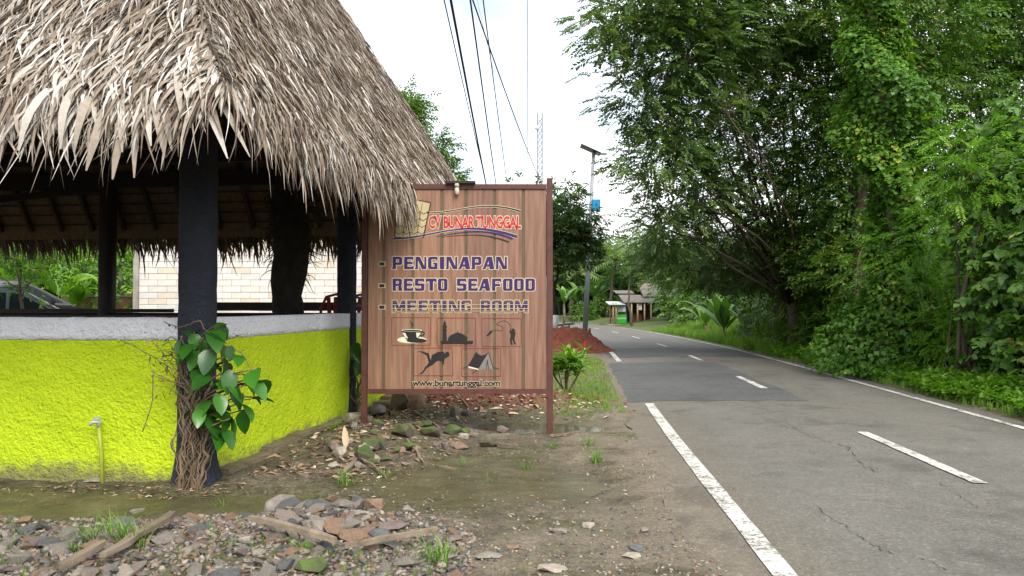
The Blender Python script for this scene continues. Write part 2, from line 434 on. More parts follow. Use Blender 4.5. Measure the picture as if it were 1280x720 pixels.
def board_material():
    m, nt, b = nodemat('sign_wood')
    tc = nt.nodes.new('ShaderNodeTexCoord'); oi = nt.nodes.new('ShaderNodeObjectInfo')
    mp = nt.nodes.new('ShaderNodeMapping'); mp.inputs['Scale'].default_value = (1, 1, 0.06)
    nt.links.new(tc.outputs['Object'], mp.inputs[0])
    ofs = nt.nodes.new('ShaderNodeVectorMath'); ofs.operation = 'ADD'
    nt.links.new(mp.outputs[0], ofs.inputs[0])
    cm = nt.nodes.new('ShaderNodeCombineXYZ'); mu = nt.nodes.new('ShaderNodeMath'); mu.operation = 'MULTIPLY'; mu.inputs[1].default_value = 7.0
    nt.links.new(oi.outputs['Random'], mu.inputs[0]); nt.links.new(mu.outputs[0], cm.inputs[2]); nt.links.new(cm.outputs[0], ofs.inputs[1])
    n = nt.nodes.new('ShaderNodeTexNoise'); n.inputs['Scale'].default_value = 26; n.inputs['Detail'].default_value = 6; n.inputs['Distortion'].default_value = 0.5
    nt.links.new(ofs.outputs[0], n.inputs['Vector'])
    r = ramp(nt, [(0.25, (0.132, 0.066, 0.045)), (0.5, (0.195, 0.108, 0.076)), (0.75, (0.265, 0.156, 0.105))]); nt.links.new(n.outputs['Fac'], r.inputs[0])
    r2 = ramp(nt, [(0.0, (0.86, 0.84, 0.86)), (0.5, (1, 0.98, 0.95)), (1.0, (1.12, 1.08, 0.95))]); nt.links.new(oi.outputs['Random'], r2.inputs[0])
    nt.links.new(mixc(nt, 1.0, r.outputs[0], r2.outputs[0], 'MULTIPLY'), b.inputs['Base Color'])
    b.inputs['Roughness'].default_value = 0.5; b.inputs['Specular IOR Level'].default_value = 0.3
    return m

M_GROUND = ground_material()
M_ASPH = asphalt_material('asphalt', (0.088, 0.084, 0.072), (0.122, 0.116, 0.100))
M_PATCH = asphalt_material('asphalt_patch', (0.060, 0.061, 0.061), (0.085, 0.086, 0.085), dirt=False)
M_DAMP = asphalt_material('asphalt_dark', (0.042, 0.042, 0.041), (0.07, 0.069, 0.067), dirt=False)
M_PAINT = paint_material()
M_CRACK = simple('crack_black', (0.03, 0.028, 0.025), rough=0.95)
M_WATER = water_material()
M_MUD = water_material(); M_MUD.name = 'silty_water'; M_MUD.node_tree.nodes['Principled BSDF'].inputs['Roughness'].default_value = 0.38; M_MUD.node_tree.nodes['Principled BSDF'].inputs['Specular IOR Level'].default_value = 0.3
M_LIME = stucco_material('lime_stucco', (0.56, 0.72, 0.020), (0.48, 0.645, 0.016), 0.15)
M_WHITE = stucco_material('white_stucco', (0.84, 0.86, 0.90), (0.74, 0.76, 0.81))
M_POST = stucco_material('black_stucco', (0.040, 0.045, 0.062), (0.024, 0.027, 0.038))
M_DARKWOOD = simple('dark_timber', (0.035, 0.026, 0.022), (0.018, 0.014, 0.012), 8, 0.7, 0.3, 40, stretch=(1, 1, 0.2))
M_RAFTER = simple('rafter_timber', (0.085, 0.066, 0.052), (0.05, 0.038, 0.03), 8, 0.8)
M_MAT_IN = simple('thatch_underside', (0.25, 0.18, 0.13), (0.13, 0.09, 0.065), 20, 0.9, 0.5, 60, stretch=(1, 1, 0.15))
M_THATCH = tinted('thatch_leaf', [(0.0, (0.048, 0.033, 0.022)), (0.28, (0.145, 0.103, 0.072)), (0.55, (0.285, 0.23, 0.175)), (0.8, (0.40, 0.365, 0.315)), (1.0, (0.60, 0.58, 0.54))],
                  rough=0.7, trans=0.12, tcol=(1, 0.8, 0.5), noise=(25, 0.72))  # darkest stops put the shade between strips into their colour
M_BARK = simple('bark', (0.12, 0.095, 0.07), (0.05, 0.04, 0.03), 6, 0.9, 0.7, 25, 0.03, stretch=(1, 1, 0.3))
M_BARKD = simple('dark_bark', (0.05, 0.04, 0.032), (0.018, 0.015, 0.012), 6, 0.9, 0.8, 30, 0.04)
M_STEM = simple('dry_stem', (0.21, 0.155, 0.10), (0.07, 0.05, 0.034), 22, 0.85, 0.6, 40, stretch=(1, 1, 0.25))
M_SIGNWOOD = board_material()
M_SIGNFRAME = simple('maroon_steel', (0.095, 0.036, 0.028), (0.06, 0.022, 0.018), 9, 0.5)
M_OLIVE = simple('olive_groove', (0.115, 0.082, 0.045), (0.085, 0.06, 0.034), 5, 0.6)
def flat(name, c, rough=0.5, metal=0.0): return simple(name, c, tuple(v * 0.88 for v in c), 9, rough, metal=metal)
M_PURPLE = flat('print_purple', (0.030, 0.011, 0.085)); M_CREAM = flat('print_cream', (0.44, 0.36, 0.25)); M_RED = flat('print_red', (0.42, 0.012, 0.022))
M_BLACKP = flat('print_black', (0.014, 0.011, 0.010)); M_MAROONP = flat('print_maroon', (0.16, 0.03, 0.02)); M_TAN = flat('print_tan', (0.40, 0.33, 0.18))
M_PALEP = flat('print_pale', (0.55, 0.55, 0.42)); M_GREYP = flat('print_grey', (0.17, 0.16, 0.14))
M_FADEP = flat('print_faded', (0.26, 0.19, 0.11))
M_STEEL = simple('galvanised', (0.42, 0.45, 0.47), (0.33, 0.36, 0.38), 10, 0.45, metal=0.3)
M_DGREY = flat('dark_grey_metal', (0.06, 0.06, 0.065)); M_BLUE = flat('blue_box', (0.01, 0.25, 0.50)); M_PANEL = flat('solar_cell', (0.02, 0.022, 0.035), 0.2)
M_BLACK = flat('black_rubber', (0.012, 0.012, 0.013), 0.6); M_YELLOW = flat('bollard_yellow', (0.55, 0.33, 0.01)); M_WHITEP = flat('white_paint', (0.62, 0.62, 0.6))
M_CONC = simple('concrete', (0.33, 0.31, 0.28), (0.22, 0.205, 0.18), 3, 0.9, 0.4, 30)
M_BLOCKS = [simple('block_%s' % n, c, tuple(v * 0.88 for v in c), 5, 0.9, 0.3, 40) for n, c in
            (('white', (0.60, 0.58, 0.55)), ('cream', (0.58, 0.55, 0.50)), ('grey', (0.54, 0.53, 0.51)), ('tan', (0.55, 0.49, 0.41)))]
M_MORTAR = simple('mortar', (0.30, 0.27, 0.23), (0.2, 0.18, 0.15), 8, 0.95)
M_REDSOIL = simple('red_soil', (0.235, 0.075, 0.045), (0.11, 0.032, 0.02), 7, 0.95, 1.0, 18, 0.06)
M_STONES = [simple('stone_%s' % n, c, tuple(v * 0.6 for v in c), 16, 0.85, 0.9, 45, 0.02) for n, c in
            (('slate', (0.12, 0.123, 0.122)), ('grey', (0.24, 0.215, 0.18)), ('rust', (0.25, 0.165, 0.11)), ('purple', (0.185, 0.145, 0.13)),
             ('pale', (0.36, 0.315, 0.25)), ('mauve', (0.25, 0.205, 0.175)))]
def mossy():
    m, nt, b = nodemat('mossy_rock')
    n = noise_n(nt, 5, 6, 0.65); g = nt.nodes.new('ShaderNodeNewGeometry'); sp = nt.nodes.new('ShaderNodeSeparateXYZ'); nt.links.new(g.outputs['Normal'], sp.inputs[0])
    ad = nt.nodes.new('ShaderNodeMath'); ad.operation = 'MULTIPLY_ADD'; ad.inputs[1].default_value = 0.45
    nt.links.new(sp.outputs[2], ad.inputs[0]); nt.links.new(n.outputs['Fac'], ad.inputs[2])
    r = ramp(nt, [(0.55, (0.075, 0.062, 0.048)), (0.70, (0.045, 0.06, 0.018)), (0.95, (0.075, 0.115, 0.02))]); nt.links.new(ad.outputs[0], r.inputs[0])
    nt.links.new(r.outputs[0], b.inputs['Base Color']); b.inputs['Roughness'].default_value = 0.9
    n2 = noise_n(nt, 40, 5, 0.7); bumpn(nt, b, n2.outputs['Fac'], 0.8, 0.03); return m
M_MOSS = mossy()
M_PLANK = simple('old_timber', (0.24, 0.19, 0.135), (0.10, 0.078, 0.055), 10, 0.85, 0.5, 40, stretch=(1, 0.1, 1))
M_LEAFDRY = tinted('dry_leaf', [(0, (0.16, 0.10, 0.06)), (0.5, (0.33, 0.24, 0.15)), (1, (0.55, 0.47, 0.36))], 0.8)
# greens
G_DARK = tinted('leaf_dark', [(0, (0.036, 0.072, 0.022)), (0.5, (0.085, 0.152, 0.046)), (0.85, (0.14, 0.23, 0.065)), (1, (0.27, 0.31, 0.08))], 0.5, 0.35)
G_MID = tinted('leaf_mid', [(0, (0.030, 0.070, 0.013)), (0.5, (0.065, 0.140, 0.024)), (0.85, (0.12, 0.22, 0.034)), (1, (0.26, 0.29, 0.05))], 0.5, 0.38)
G_BRIGHT = tinted('leaf_bright', [(0, (0.05, 0.13, 0.010)), (0.5, (0.105, 0.24, 0.018)), (0.85, (0.17, 0.34, 0.028)), (1, (0.30, 0.42, 0.05))], 0.45, 0.4)
G_CREEP = tinted('leaf_creeper', [(0, (0.035, 0.095, 0.013)), (0.5, (0.08, 0.185, 0.022)), (0.88, (0.13, 0.27, 0.034)), (1, (0.30, 0.34, 0.06))], 0.42, 0.36)
G_BIG = tinted('leaf_broad', [(0, (0.045, 0.11, 0.022)), (0.55, (0.10, 0.205, 0.045)), (0.88, (0.16, 0.30, 0.06)), (0.96, (0.26, 0.30, 0.05)), (1, (0.28, 0.13, 0.04))], 0.4, 0.3)
G_VINE = tinted('leaf_vine', [(0, (0.012, 0.06, 0.008)), (0.6, (0.030, 0.125, 0.012)), (0.93, (0.055, 0.19, 0.018)), (1, (0.30, 0.22, 0.01))], 0.32, 0.2, 0.5)
G_BANANA = tinted('leaf_banana', [(0, (0.05, 0.12, 0.02)), (0.6, (0.11, 0.23, 0.045)), (1, (0.2, 0.33, 0.09))], 0.4, 0.35)
G_GRASS = tinted('grass_blade', [(0, (0.07, 0.15, 0.016)), (0.6, (0.14, 0.28, 0.028)), (1, (0.28, 0.34, 0.08))], 0.55, 0.35)
G_FAR = tinted('leaf_far', [(0, (0.042, 0.085, 0.026)), (0.5, (0.085, 0.15, 0.045)), (1, (0.18, 0.25, 0.08))], 0.6, 0.35)

# ------------------------------------------------------------------ ground
def axis(parts):
    out = []
    for a, b, st in parts: out.append(np.arange(a, b, st))
    return np.unique(np.round(np.concatenate(out), 4))
gx = axis([(-600, -60, 60), (-60, -14, 3), (-14, -6, 0.4), (-6, -4.6, 0.12), (-4.6, 3.1, 0.04), (3.1, 12, 0.3), (12, 40, 2), (40, 601, 60)])
gy = axis([(-60, 2, 4), (2, 4.2, 0.15), (4.2, 9.5, 0.04), (9.5, 15, 0.06), (15, 40, 0.5), (40, 110, 2.0), (110, 901, 60)])
GX, GY = np.meshgrid(gx, gy)
GZ = height(GX, GY)
nxg, nyg = len(gx), len(gy)
idx = np.arange(nxg * nyg).reshape(nyg, nxg)
GF = np.stack([idx[:-1, :-1], idx[:-1, 1:], idx[1:, 1:], idx[1:, :-1]], -1).reshape(-1, 4)
gme = np_mesh('ground', np.stack([GX, GY, GZ], -1).reshape(-1, 3), GF, M_GROUND, smooth=True)
def gattr(name, arr):
    a = gme.attributes.new(name, 'FLOAT', 'POINT'); a.data.foreach_set('value', np.clip(arr, 0, 1).astype(np.float32).ravel())
GD = road_dist(GX, GY)
gattr('soil', sstep(0.18, 0.5, bump2(GX, GY, -0.5, 13.3, 2.3, 1.45) + 0.12 * field(GX, GY, 0.5, 5)))
gattr('grassy', np.maximum.reduce([sstep(2.6, 3.4, GD) * 0.9, sstep(30, 42, GY) * sstep(-2.9, -3.6, GD),
                                   sstep(0.3, 0.9, bump2(GX, GY, 1.35, 14.5, 0.7, 4.0, -0.1) + 0.15 * field(GX, GY, .6, 6)) * 0.8,
                                   sstep(0.75, 1.3, field(GX, GY, 1.3, 3)) * 0.35]))
gattr('dusty', np.maximum(sstep(-4.3, -3.0, GD) * (GD < 0), sstep(6.6, 5.4, GY) * sstep(-.6, .3, GX)) * sstep(-.6, .5, field(GX, GY, .9, 4) + .3) * .85)
gattr('wet', np.maximum(sstep(0.02, -0.05, GZ), sstep(0.5, 1.2, field(GX, GY, 2.1, 7)) * 0.5) * sstep(30, 20, GY))
tag(link('ground', gme), kind='structure')

# ------------------------------------------------------------------ road
def strip(name, s0, s1, o0, o1, z, mat, parent=None, step=0.4, jit=(0, 0), cols=2, crown=True, seed=0, rag=0.0):
    S = np.linspace(s0, s1, max(2, int((s1 - s0) / step) + 1)); T = np.linspace(0, 1, cols)
    V = []; UV = []
    for s in S:
        a = o0 + jit[0] * field(np.array(s), np.array(seed * 3.1), 1.7, 1) + jit[0] * .5 * field(np.array(s), np.array(seed * 1.7), .45, 2)
        b = o1 + jit[1] * field(np.array(s), np.array(seed * 5.3 + 9), 1.7, 2) + jit[1] * .5 * field(np.array(s), np.array(seed + 4.), .45, 1)
        for t in T:
            o = float(a + (b - a) * t); s_r = s + (rag * float(field(np.array(o * 1.0), np.array(s), .5, 3)) if s in (S[0], S[-1]) else 0); x, y = road_at(s_r, o)
            V.append((x, y, z + (0.055 * (1 - (o / 2.75) ** 2) if crown else 0))); UV.append((s, o))
    n = cols; F = [(i * n + k, i * n + k + 1, (i + 1) * n + k + 1, (i + 1) * n + k) for i in range(len(S) - 1) for k in range(n - 1)]
    me = np_mesh(name, V, F, mat, smooth=True)
    u = me.uv_layers.new(name='UVMap'); UV = np.array(UV, dtype=np.float32)
    li = np.empty(len(me.loops), dtype=np.int32); me.loops.foreach_get('vertex_index', li)
    u.data.foreach_set('uv', UV[li].ravel())
    return link(name, me, parent)
road = tag(strip('road', RS[0], RS[-1], -2.78, 2.62, 0.004, M_ASPH, None, 0.25, (0.03, 0.04), 15), kind='structure')
sy = s_of_y
strip('asphalt_patch', sy(13.0), sy(21.8), -2.62, 0.28, 0.008, M_PATCH, road, 0.3, (0.05, 0.05), 24, seed=2, rag=.1)
strip('asphalt_patch', sy(24.0), sy(29.5), -2.5, 2.3, 0.008, M_DAMP, road, 0.4, (0.1, 0.25), 24, seed=5, rag=.3)
strip('edge_line', sy(-15), sy(12.7), -2.37, -2.23, 0.012, M_PAINT, road, 0.3, (0.004, 0.004), 2)
strip('edge_line', sy(22.3), sy(31), -2.36, -2.22, 0.013, M_PAINT, road, 0.3, (0.004, 0.004), 2)
strip('edge_line', sy(47), RS[-1], -2.36, -2.22, 0.013, M_PAINT, road, 0.4, (0, 0), 2)
strip('edge_line', sy(-15), RS[-1], 2.21, 2.34, 0.012, M_PAINT, road, 0.3, (0.006, 0.006), 2)
for y0, y1 in ((-8.3, -5.5), (-0.7, 2.1), (6.95, 9.75), (14.85, 17.4), (22.4, 24.7), (29.9, 32.3), (37.5, 40), (45, 47.5), (52.5, 55), (60, 62.5), (67.5, 70)):
    strip('centre_dash', sy(y0), sy(y1), -0.065, 0.065, 0.014, M_PAINT, road, 0.25, (0.006, 0.006), 2, seed=y0)
def crack(pts_uv, w):
    P = []
    for (u0, v0), (u1, v1) in zip(pts_uv[:-1], pts_uv[1:]):
        for k in range(12):
            t = k / 12; g = gnd(u0 + (u1 - u0) * t + random.uniform(-3.2, 3.2), v0 + (v1 - v0) * t + random.uniform(-1.1, 1.1), 0.05); P.append(g)
    V = []; F = []
    for i, p in enumerate(P):
        d = (P[min(i + 1, len(P) - 1)] - P[max(i - 1, 0)]); n = Vector((-d.y, d.x, 0)); n = n.normalized() if n.length else Vector((1, 0, 0))
        ww = .42 * w * random.choice((.15, .3, .6, 1.0, 1.4)) * (1 if 0 < i < len(P) - 1 else .1)
        o = float(road_dist(np.array([p.x]), np.array([p.y]))[0]); z = 0.004 + 0.055 * (1 - (o / 2.75) ** 2) + 0.004
        V += [(p.x + n.x * ww, p.y + n.y * ww, z), (p.x - n.x * ww, p.y - n.y * ww, z)]
    F = [(2 * i, 2 * i + 1, 2 * i + 3, 2 * i + 2) for i in range(len(P) - 1)]
    link('crack', np_mesh('crack', V, F, M_CRACK), road)
crack([(1020, 632), (1060, 660), (1095, 682), (1122, 694)], 0.008)
crack([(955, 525), (1020, 548), (1060, 560), (1075, 580), (1096, 592)], 0.009)
crack([(1022, 551), (1050, 556), (1062, 562)], 0.007)
crack([(900, 470), (940, 500), (985, 530), (1010, 545)], 0.006)
crack([(1122, 694), (1160, 700), (1190, 715)], 0.006)
crack([(1000, 480), (1040, 500), (1100, 515)], 0.005)
crack([(1160, 598), (1200, 622), (1225, 640)], 0.005)

# ------------------------------------------------------------------ puddles
def puddle(name, label, cx, cy, rx, ry, z, n=56, mat=None):
    V = [(cx, cy, z)]; F = []
    for k in range(n):
        a = 2 * math.pi * k / n; rr = 1 + 0.08 * math.sin(3 * a + cx) + 0.05 * math.sin(5 * a + cy)
        V.append((cx + rx * rr * math.cos(a), cy + ry * rr * math.sin(a), z))
    F = [(0, 1 + k, 1 + (k + 1) % n) for k in range(n)]
    o = link(name, np_mesh(name, V, F, mat or M_WATER)); o['label'] = label; o['kind'] = 'structure'
    return o
puddle('puddle', 'shallow muddy puddle in front of the signboard', -0.6, 7.5, 1.75, 1.2, -0.030, mat=M_MUD)
puddle('puddle', 'long narrow puddle between lime wall and gravel', -3.7, 6.62, 2.5, 0.5, -0.028, mat=M_MUD)
puddle('puddle', 'clear puddle round the right foot of the signboard', 0.25, 10.75, 1.35, 0.6, -0.045)
puddle('puddle', 'tiny puddle near the road edge at the bottom', 0.42, 5.25, 0.15, 0.11, -0.022, 24)

# ------------------------------------------------------------------ pavilion
E1 = Vector((0.1386, 0.9903, 0)); E2 = Vector((-0.9903, 0.1386, 0)); PC = Vector((-2.88, 7.3, 0))
def G(s, t, z=0.0): return PC + E1 * s + E2 * t + Vector((0, 0, z))
GR = Matrix((E1, E2, Vector((0, 0, 1)))).transposed()
FLOOR = 0.85
pav = thing('thatched_pavilion', 'open pavilion with dry palm-leaf roof, lime green low wall and black posts', 'pavilion', PC)
def P_(mb, name, mat, parent=pav, bevel=0.0):
    """Link a part built in world coordinates under the pavilion."""
    o = mb.build(name, mat, parent, bevel)
    base = parent
    while base.parent is not None: base = base.parent
    if o.parent is base: o.matrix_parent_inverse = Matrix.Translation(-Vector(base.location))
    else: o.matrix_parent_inverse = Matrix()
    return o
def lumpy_wall(s0, t0, s1, t1, z0, z1, th, amp, name, mat, wavy=0.0, n_out=None):
    """A wall slab whose outer face is a lumpy grid."""
    a = G(s0, t0); b = G(s1, t1); L = (b - a).length; d = (b - a).normalized()
    n = Vector((d.y, -d.x, 0)) if n_out is None else n_out
    nu = max(2, int(L / 0.05)); nv = max(2, int((z1 - z0) / 0.05)); V = []; F = []
    for j in range(nv + 1):
        for i in range(nu + 1):
            p = a + d * (L * i / nu); z = z0 + (z1 - z0) * j / nv
            q = mnoise.noise(Vector((p.x * 3, p.y * 3, z * 3))) + .6 * mnoise.noise(Vector((p.x * 11, p.y * 11, z * 11)))
            if wavy and j == 0: z += wavy * (mnoise.noise(Vector((p.x * 6, p.y * 6, 3))) + .5 * mnoise.noise(Vector((p.x * 21, p.y * 21, 3))))
            if wavy and j == nv: z += .01 * mnoise.noise(Vector((p.x * 15, p.y * 15, 8)))
            V.append(p + n * (th / 2 + amp * q) + Vector((0, 0, z)))
    m = nu + 1
    F = [(j * m + i, j * m + i + 1, (j + 1) * m + i + 1, (j + 1) * m + i) for j in range(nv) for i in range(nu)]
    k = len(V)
    for j in (0, nv):
        for i in range(nu + 1):
            w = V[j * m + i]; p = a + d * (L * i / nu); V.append(Vector((p.x - n.x * th / 2, p.y - n.y * th / 2, w.z)))
    F += [(k + i, k + i + 1, i + 1, i) for i in range(nu)]
    F += [(nv * m + i, nv * m + i + 1, k + m + i + 1, k + m + i) for i in range(nu)]
    F += [(k + i + 1, k + i, k + m + i, k + m + i + 1) for i in range(nu)]
    mb = MB(); mb.add(V, F, True)
    return P_(mb, name, mat)
WT = 0.16
BAND = 1.285; WTOP = 1.49
lumpy_wall(0, 9.6, 0, 0.02, -0.2, BAND + .03, WT, 0.008, 'low_wall', M_LIME, n_out=-E1)
lumpy_wall(0.02, 0, 8, 0, -0.2, BAND + .03, WT, 0.008, 'low_wall', M_LIME, n_out=-E2)
lumpy_wall(0, 9.6, 0, 0.02, BAND, WTOP, WT + .016, 0.006, 'wall_band', M_WHITE, 0.012, n_out=-E1)
lumpy_wall(0.02, 0, 8, 0, BAND, WTOP, WT + .016, 0.006, 'wall_band', M_WHITE, 0.012, n_out=-E2)
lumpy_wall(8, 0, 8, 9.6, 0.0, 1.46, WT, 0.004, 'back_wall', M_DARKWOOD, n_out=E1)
mb = MB(); mb.box(G(4, 4.8, FLOOR / 2 - .02), (7.7, 9.4, FLOOR + .04), GR); P_(mb, 'floor_slab', M_CONC)
# concrete skirting along the side wall
mb = MB()
prev = None
for i in range(24):
    s = 0.35 + i * 0.32; p = G(s, -0.15 - .03 * math.sin(i * 1.7)); z = hz(p.x, p.y)
    mb.box(p + Vector((0, 0, z - .005 + .02 * random.random())), (0.34, 0.17 + .08 * random.random(), 0.09), GR)
P_(mb, 'skirting', simple('skirting_cement', (0.21, 0.175, 0.11), (0.13, 0.105, 0.065), 5, 0.95, 0.8, 25, 0.03), bevel=0.02)
def post(s, t, w, z0, z1, mat, name='post', lean=(0, 0)):
    nz = 40; V = []; n = 16
    for j in range(nz + 1):
        z = z0 + (z1 - z0) * j / nz
        for k in range(n):
            a = 2 * math.pi * (k + .5) / n; c_, s_ = math.cos(a), math.sin(a); q = max(abs(c_), abs(s_))
            r = w / 2 * (0.25 + 0.75 / q) / (1 + 0.0) * 0.96
            x, y = r * c_, r * s_
            fl = 1 + 0.22 * max(0, 1 - (z - z0 - .2) / 0.35) ** 2 if z0 < 0.2 else 1
            p = G(s, t) + (E1 * x + E2 * y) * fl + Vector((0, 0, z))
            q2 = mnoise.noise(p * 9) + mnoise.noise(p * 27)
            V.append(p + (E1 * c_ + E2 * s_) * 0.006 * q2)
    F = [(j * n + k, j * n + (k + 1) % n, (j + 1) * n + (k + 1) % n, (j + 1) * n + k) for j in range(nz) for k in range(n)]
    mb = MB(); mb.add(V, F, True); return P_(mb, name, mat)
post(-0.03, -0.03, 0.30, -0.1, 4.0, M_POST)
post(4.0, 0.0, 0.25, -0.1, 4.0, M_POST)
post(8.0, 0.0, 0.25, 0.0, 4.0, M_DARKWOOD)
post(8.0, 6.45, 0.30, 0.5, 4.0, M_DARKWOOD)
post(0.0, 9.6, 0.28, -0.1, 4.0, M_POST)
# thick log column with old bark and dry clinging roots
lg = G(5.15, 1.35)
rd = []; pts = []
for j in range(22):
    z = 0.8 + j * 0.19; pts.append(lg + Vector((0.03 * math.sin(j * .9), 0.03 * math.cos(j * .6), z)))
    rd.append((0.235 if z < 2.0 else 0.255 + 0.04 * math.sin((z - 2) * 2.2)) + random.uniform(-.02, .03))
mb = MB(); mb.tube(pts, rd, 14); log_o = P_(mb, 'log_column', M_BARKD)
mb = MB()
for k in range(150):
    a = random.uniform(0, 6.28); z = random.uniform(2.0, 3.4); r0 = 0.27; L = random.uniform(.15, .38)
    p = lg + Vector((r0 * math.cos(a), r0 * math.sin(a), z)); q = []
    d = Vector((math.cos(a) * .6, math.sin(a) * .6, random.uniform(-1.0, .3))).normalized()
    for i in range(5): q.append(p.copy()); p = p + d * (L / 4); d = d + Vector((random.uniform(-.6, .6), random.uniform(-.6, .6), random.uniform(-.8, .4))); d.normalize()
    mb.tube(q, [.007, .006, .005, .004, .002], 4, False)
tag(P_(mb, 'dry_roots', M_BARKD, pav), kind='stuff')
# beams
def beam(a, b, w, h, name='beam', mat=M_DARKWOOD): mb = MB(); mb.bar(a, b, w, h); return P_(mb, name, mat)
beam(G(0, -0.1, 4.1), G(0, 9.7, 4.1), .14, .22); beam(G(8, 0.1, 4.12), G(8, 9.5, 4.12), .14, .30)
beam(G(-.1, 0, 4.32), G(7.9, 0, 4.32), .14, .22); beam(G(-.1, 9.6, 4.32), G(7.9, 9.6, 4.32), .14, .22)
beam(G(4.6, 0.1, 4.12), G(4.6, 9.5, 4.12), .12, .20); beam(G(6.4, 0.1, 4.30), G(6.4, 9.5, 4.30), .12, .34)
beam(G(8, 9.4, 3.75), G(8.02, 6.5, 3.98), .10, .14, 'brace')
# rail of dark timber on the back wall and inner sill of the front wall
beam(G(7.95, 0.2, 1.585), G(7.95, 4.7, 1.585), .10, .16, 'rail'); beam(G(7.95, 5.0, 1.5), G(7.95, 9.5, 1.5), .12, .07, 'rail')
beam(G(0.26, 0.3, 1.475), G(0.26, 9.5, 1.475), .22, .06, 'sill_shelf')
beam(G(4.2, 0.06, 1.60), G(7.9, 0.06, 1.60), .04, .03, 'rail', M_DGREY); beam(G(4.2, 0.06, 1.72), G(7.9, 0.06, 1.72), .04, .03, 'rail', M_DGREY)
a = at(80, 184, 12); b = at(178, 184, 12.1)
beam(a, b, .04, .035, 'tube_light', M_WHITEP)

# roof surfaces: four planes rising from the eaves
EAVE_Z = 3.04; PITCH_R = 1.68
S0, S1, T0, T1 = -1.62, 8.95, -1.12, 11.2
RID_S = (S0 + S1) / 2; RH = (S1 - S0) / 2
cn = [G(S0, T0, EAVE_Z), G(S1, T0, EAVE_Z), G(S1, T1, EAVE_Z), G(S0, T1, EAVE_Z)]
r0_ = G(RID_S, T0 + RH, EAVE_Z + RH * PITCH_R); r1_ = G(RID_S, T1 - RH, EAVE_Z + RH * PITCH_R)
planes = {'front': (cn[3], cn[0], r0_, r1_), 'right': (cn[0], cn[1], r0_, r0_), 'back': (cn[1], cn[2], r1_, r0_), 'left': (cn[2], cn[3], r1_, r1_)}
thatch = None
mb = MB()
for k, q in planes.items():
    q = [Vector(p) for p in q]
    n = (q[1] - q[0]).cross(q[2] - q[0]).normalized()
    if n.z < 0: n = -n
    lo = [p - n * 0.02 for p in q]; hi = [p + n * 0.05 for p in q]
    if (q[2] - q[3]).length < 1e-6: mb.add([lo[0], lo[1], lo[2], hi[0], hi[1], hi[2]], [(0, 1, 2), (3, 4, 5), (0, 1, 4, 3), (1, 2, 5, 4), (2, 0, 3, 5)])
    else: mb.add(lo + hi, [(0, 1, 2, 3), (4, 5, 6, 7), (0, 1, 5, 4), (1, 2, 6, 5), (2, 3, 7, 6), (3, 0, 4, 7)])
thatch = P_(mb, 'roof_thatch', M_MAT_IN)
# rafters and battens under the back slope (seen through the open side) and under the front and right eaves
def slope_pt(kind, along, up, off=0.0):
    """Point on a roof plane: distance along the eave, up the slope in plan metres, off along the outward normal."""
    nrm = 1 / math.hypot(1, PITCH_R)
    if kind == 'back': p = G(S1 - up, T0 + along, EAVE_Z + up * PITCH_R); n = E1 * PITCH_R + Vector((0, 0, 1))
    elif kind == 'front': p = G(S0 + up, T0 + along, EAVE_Z + up * PITCH_R); n = -E1 * PITCH_R + Vector((0, 0, 1))
    elif kind == 'right': p = G(S0 + along, T0 + up, EAVE_Z + up * PITCH_R); n = -E2 * PITCH_R + Vector((0, 0, 1))
    else: p = G(S0 + along, T1 - up, EAVE_Z + up * PITCH_R); n = E2 * PITCH_R + Vector((0, 0, 1))
    return p + n * (nrm * off)
for kind, L in (('back', T1 - T0), ('front', T1 - T0), ('right', S1 - S0)):
    x = 0.5
    while x < L - 0.3:
        top = min(x - .1, L - x - .1, 3.2)
        if top > 0.4: beam(slope_pt(kind, x, 0.12, -0.10), slope_pt(kind, x, top, -0.10), .07, .10, 'rafter', M_RAFTER)
        x += 0.72
    for i in range(16):
        up = 0.18 + i * 0.115
        if L - 2 * up > 1: beam(slope_pt(kind, up, up, -0.035), slope_pt(kind, L - up, up, -0.035), .035, .025, 'batten', M_RAFTER)

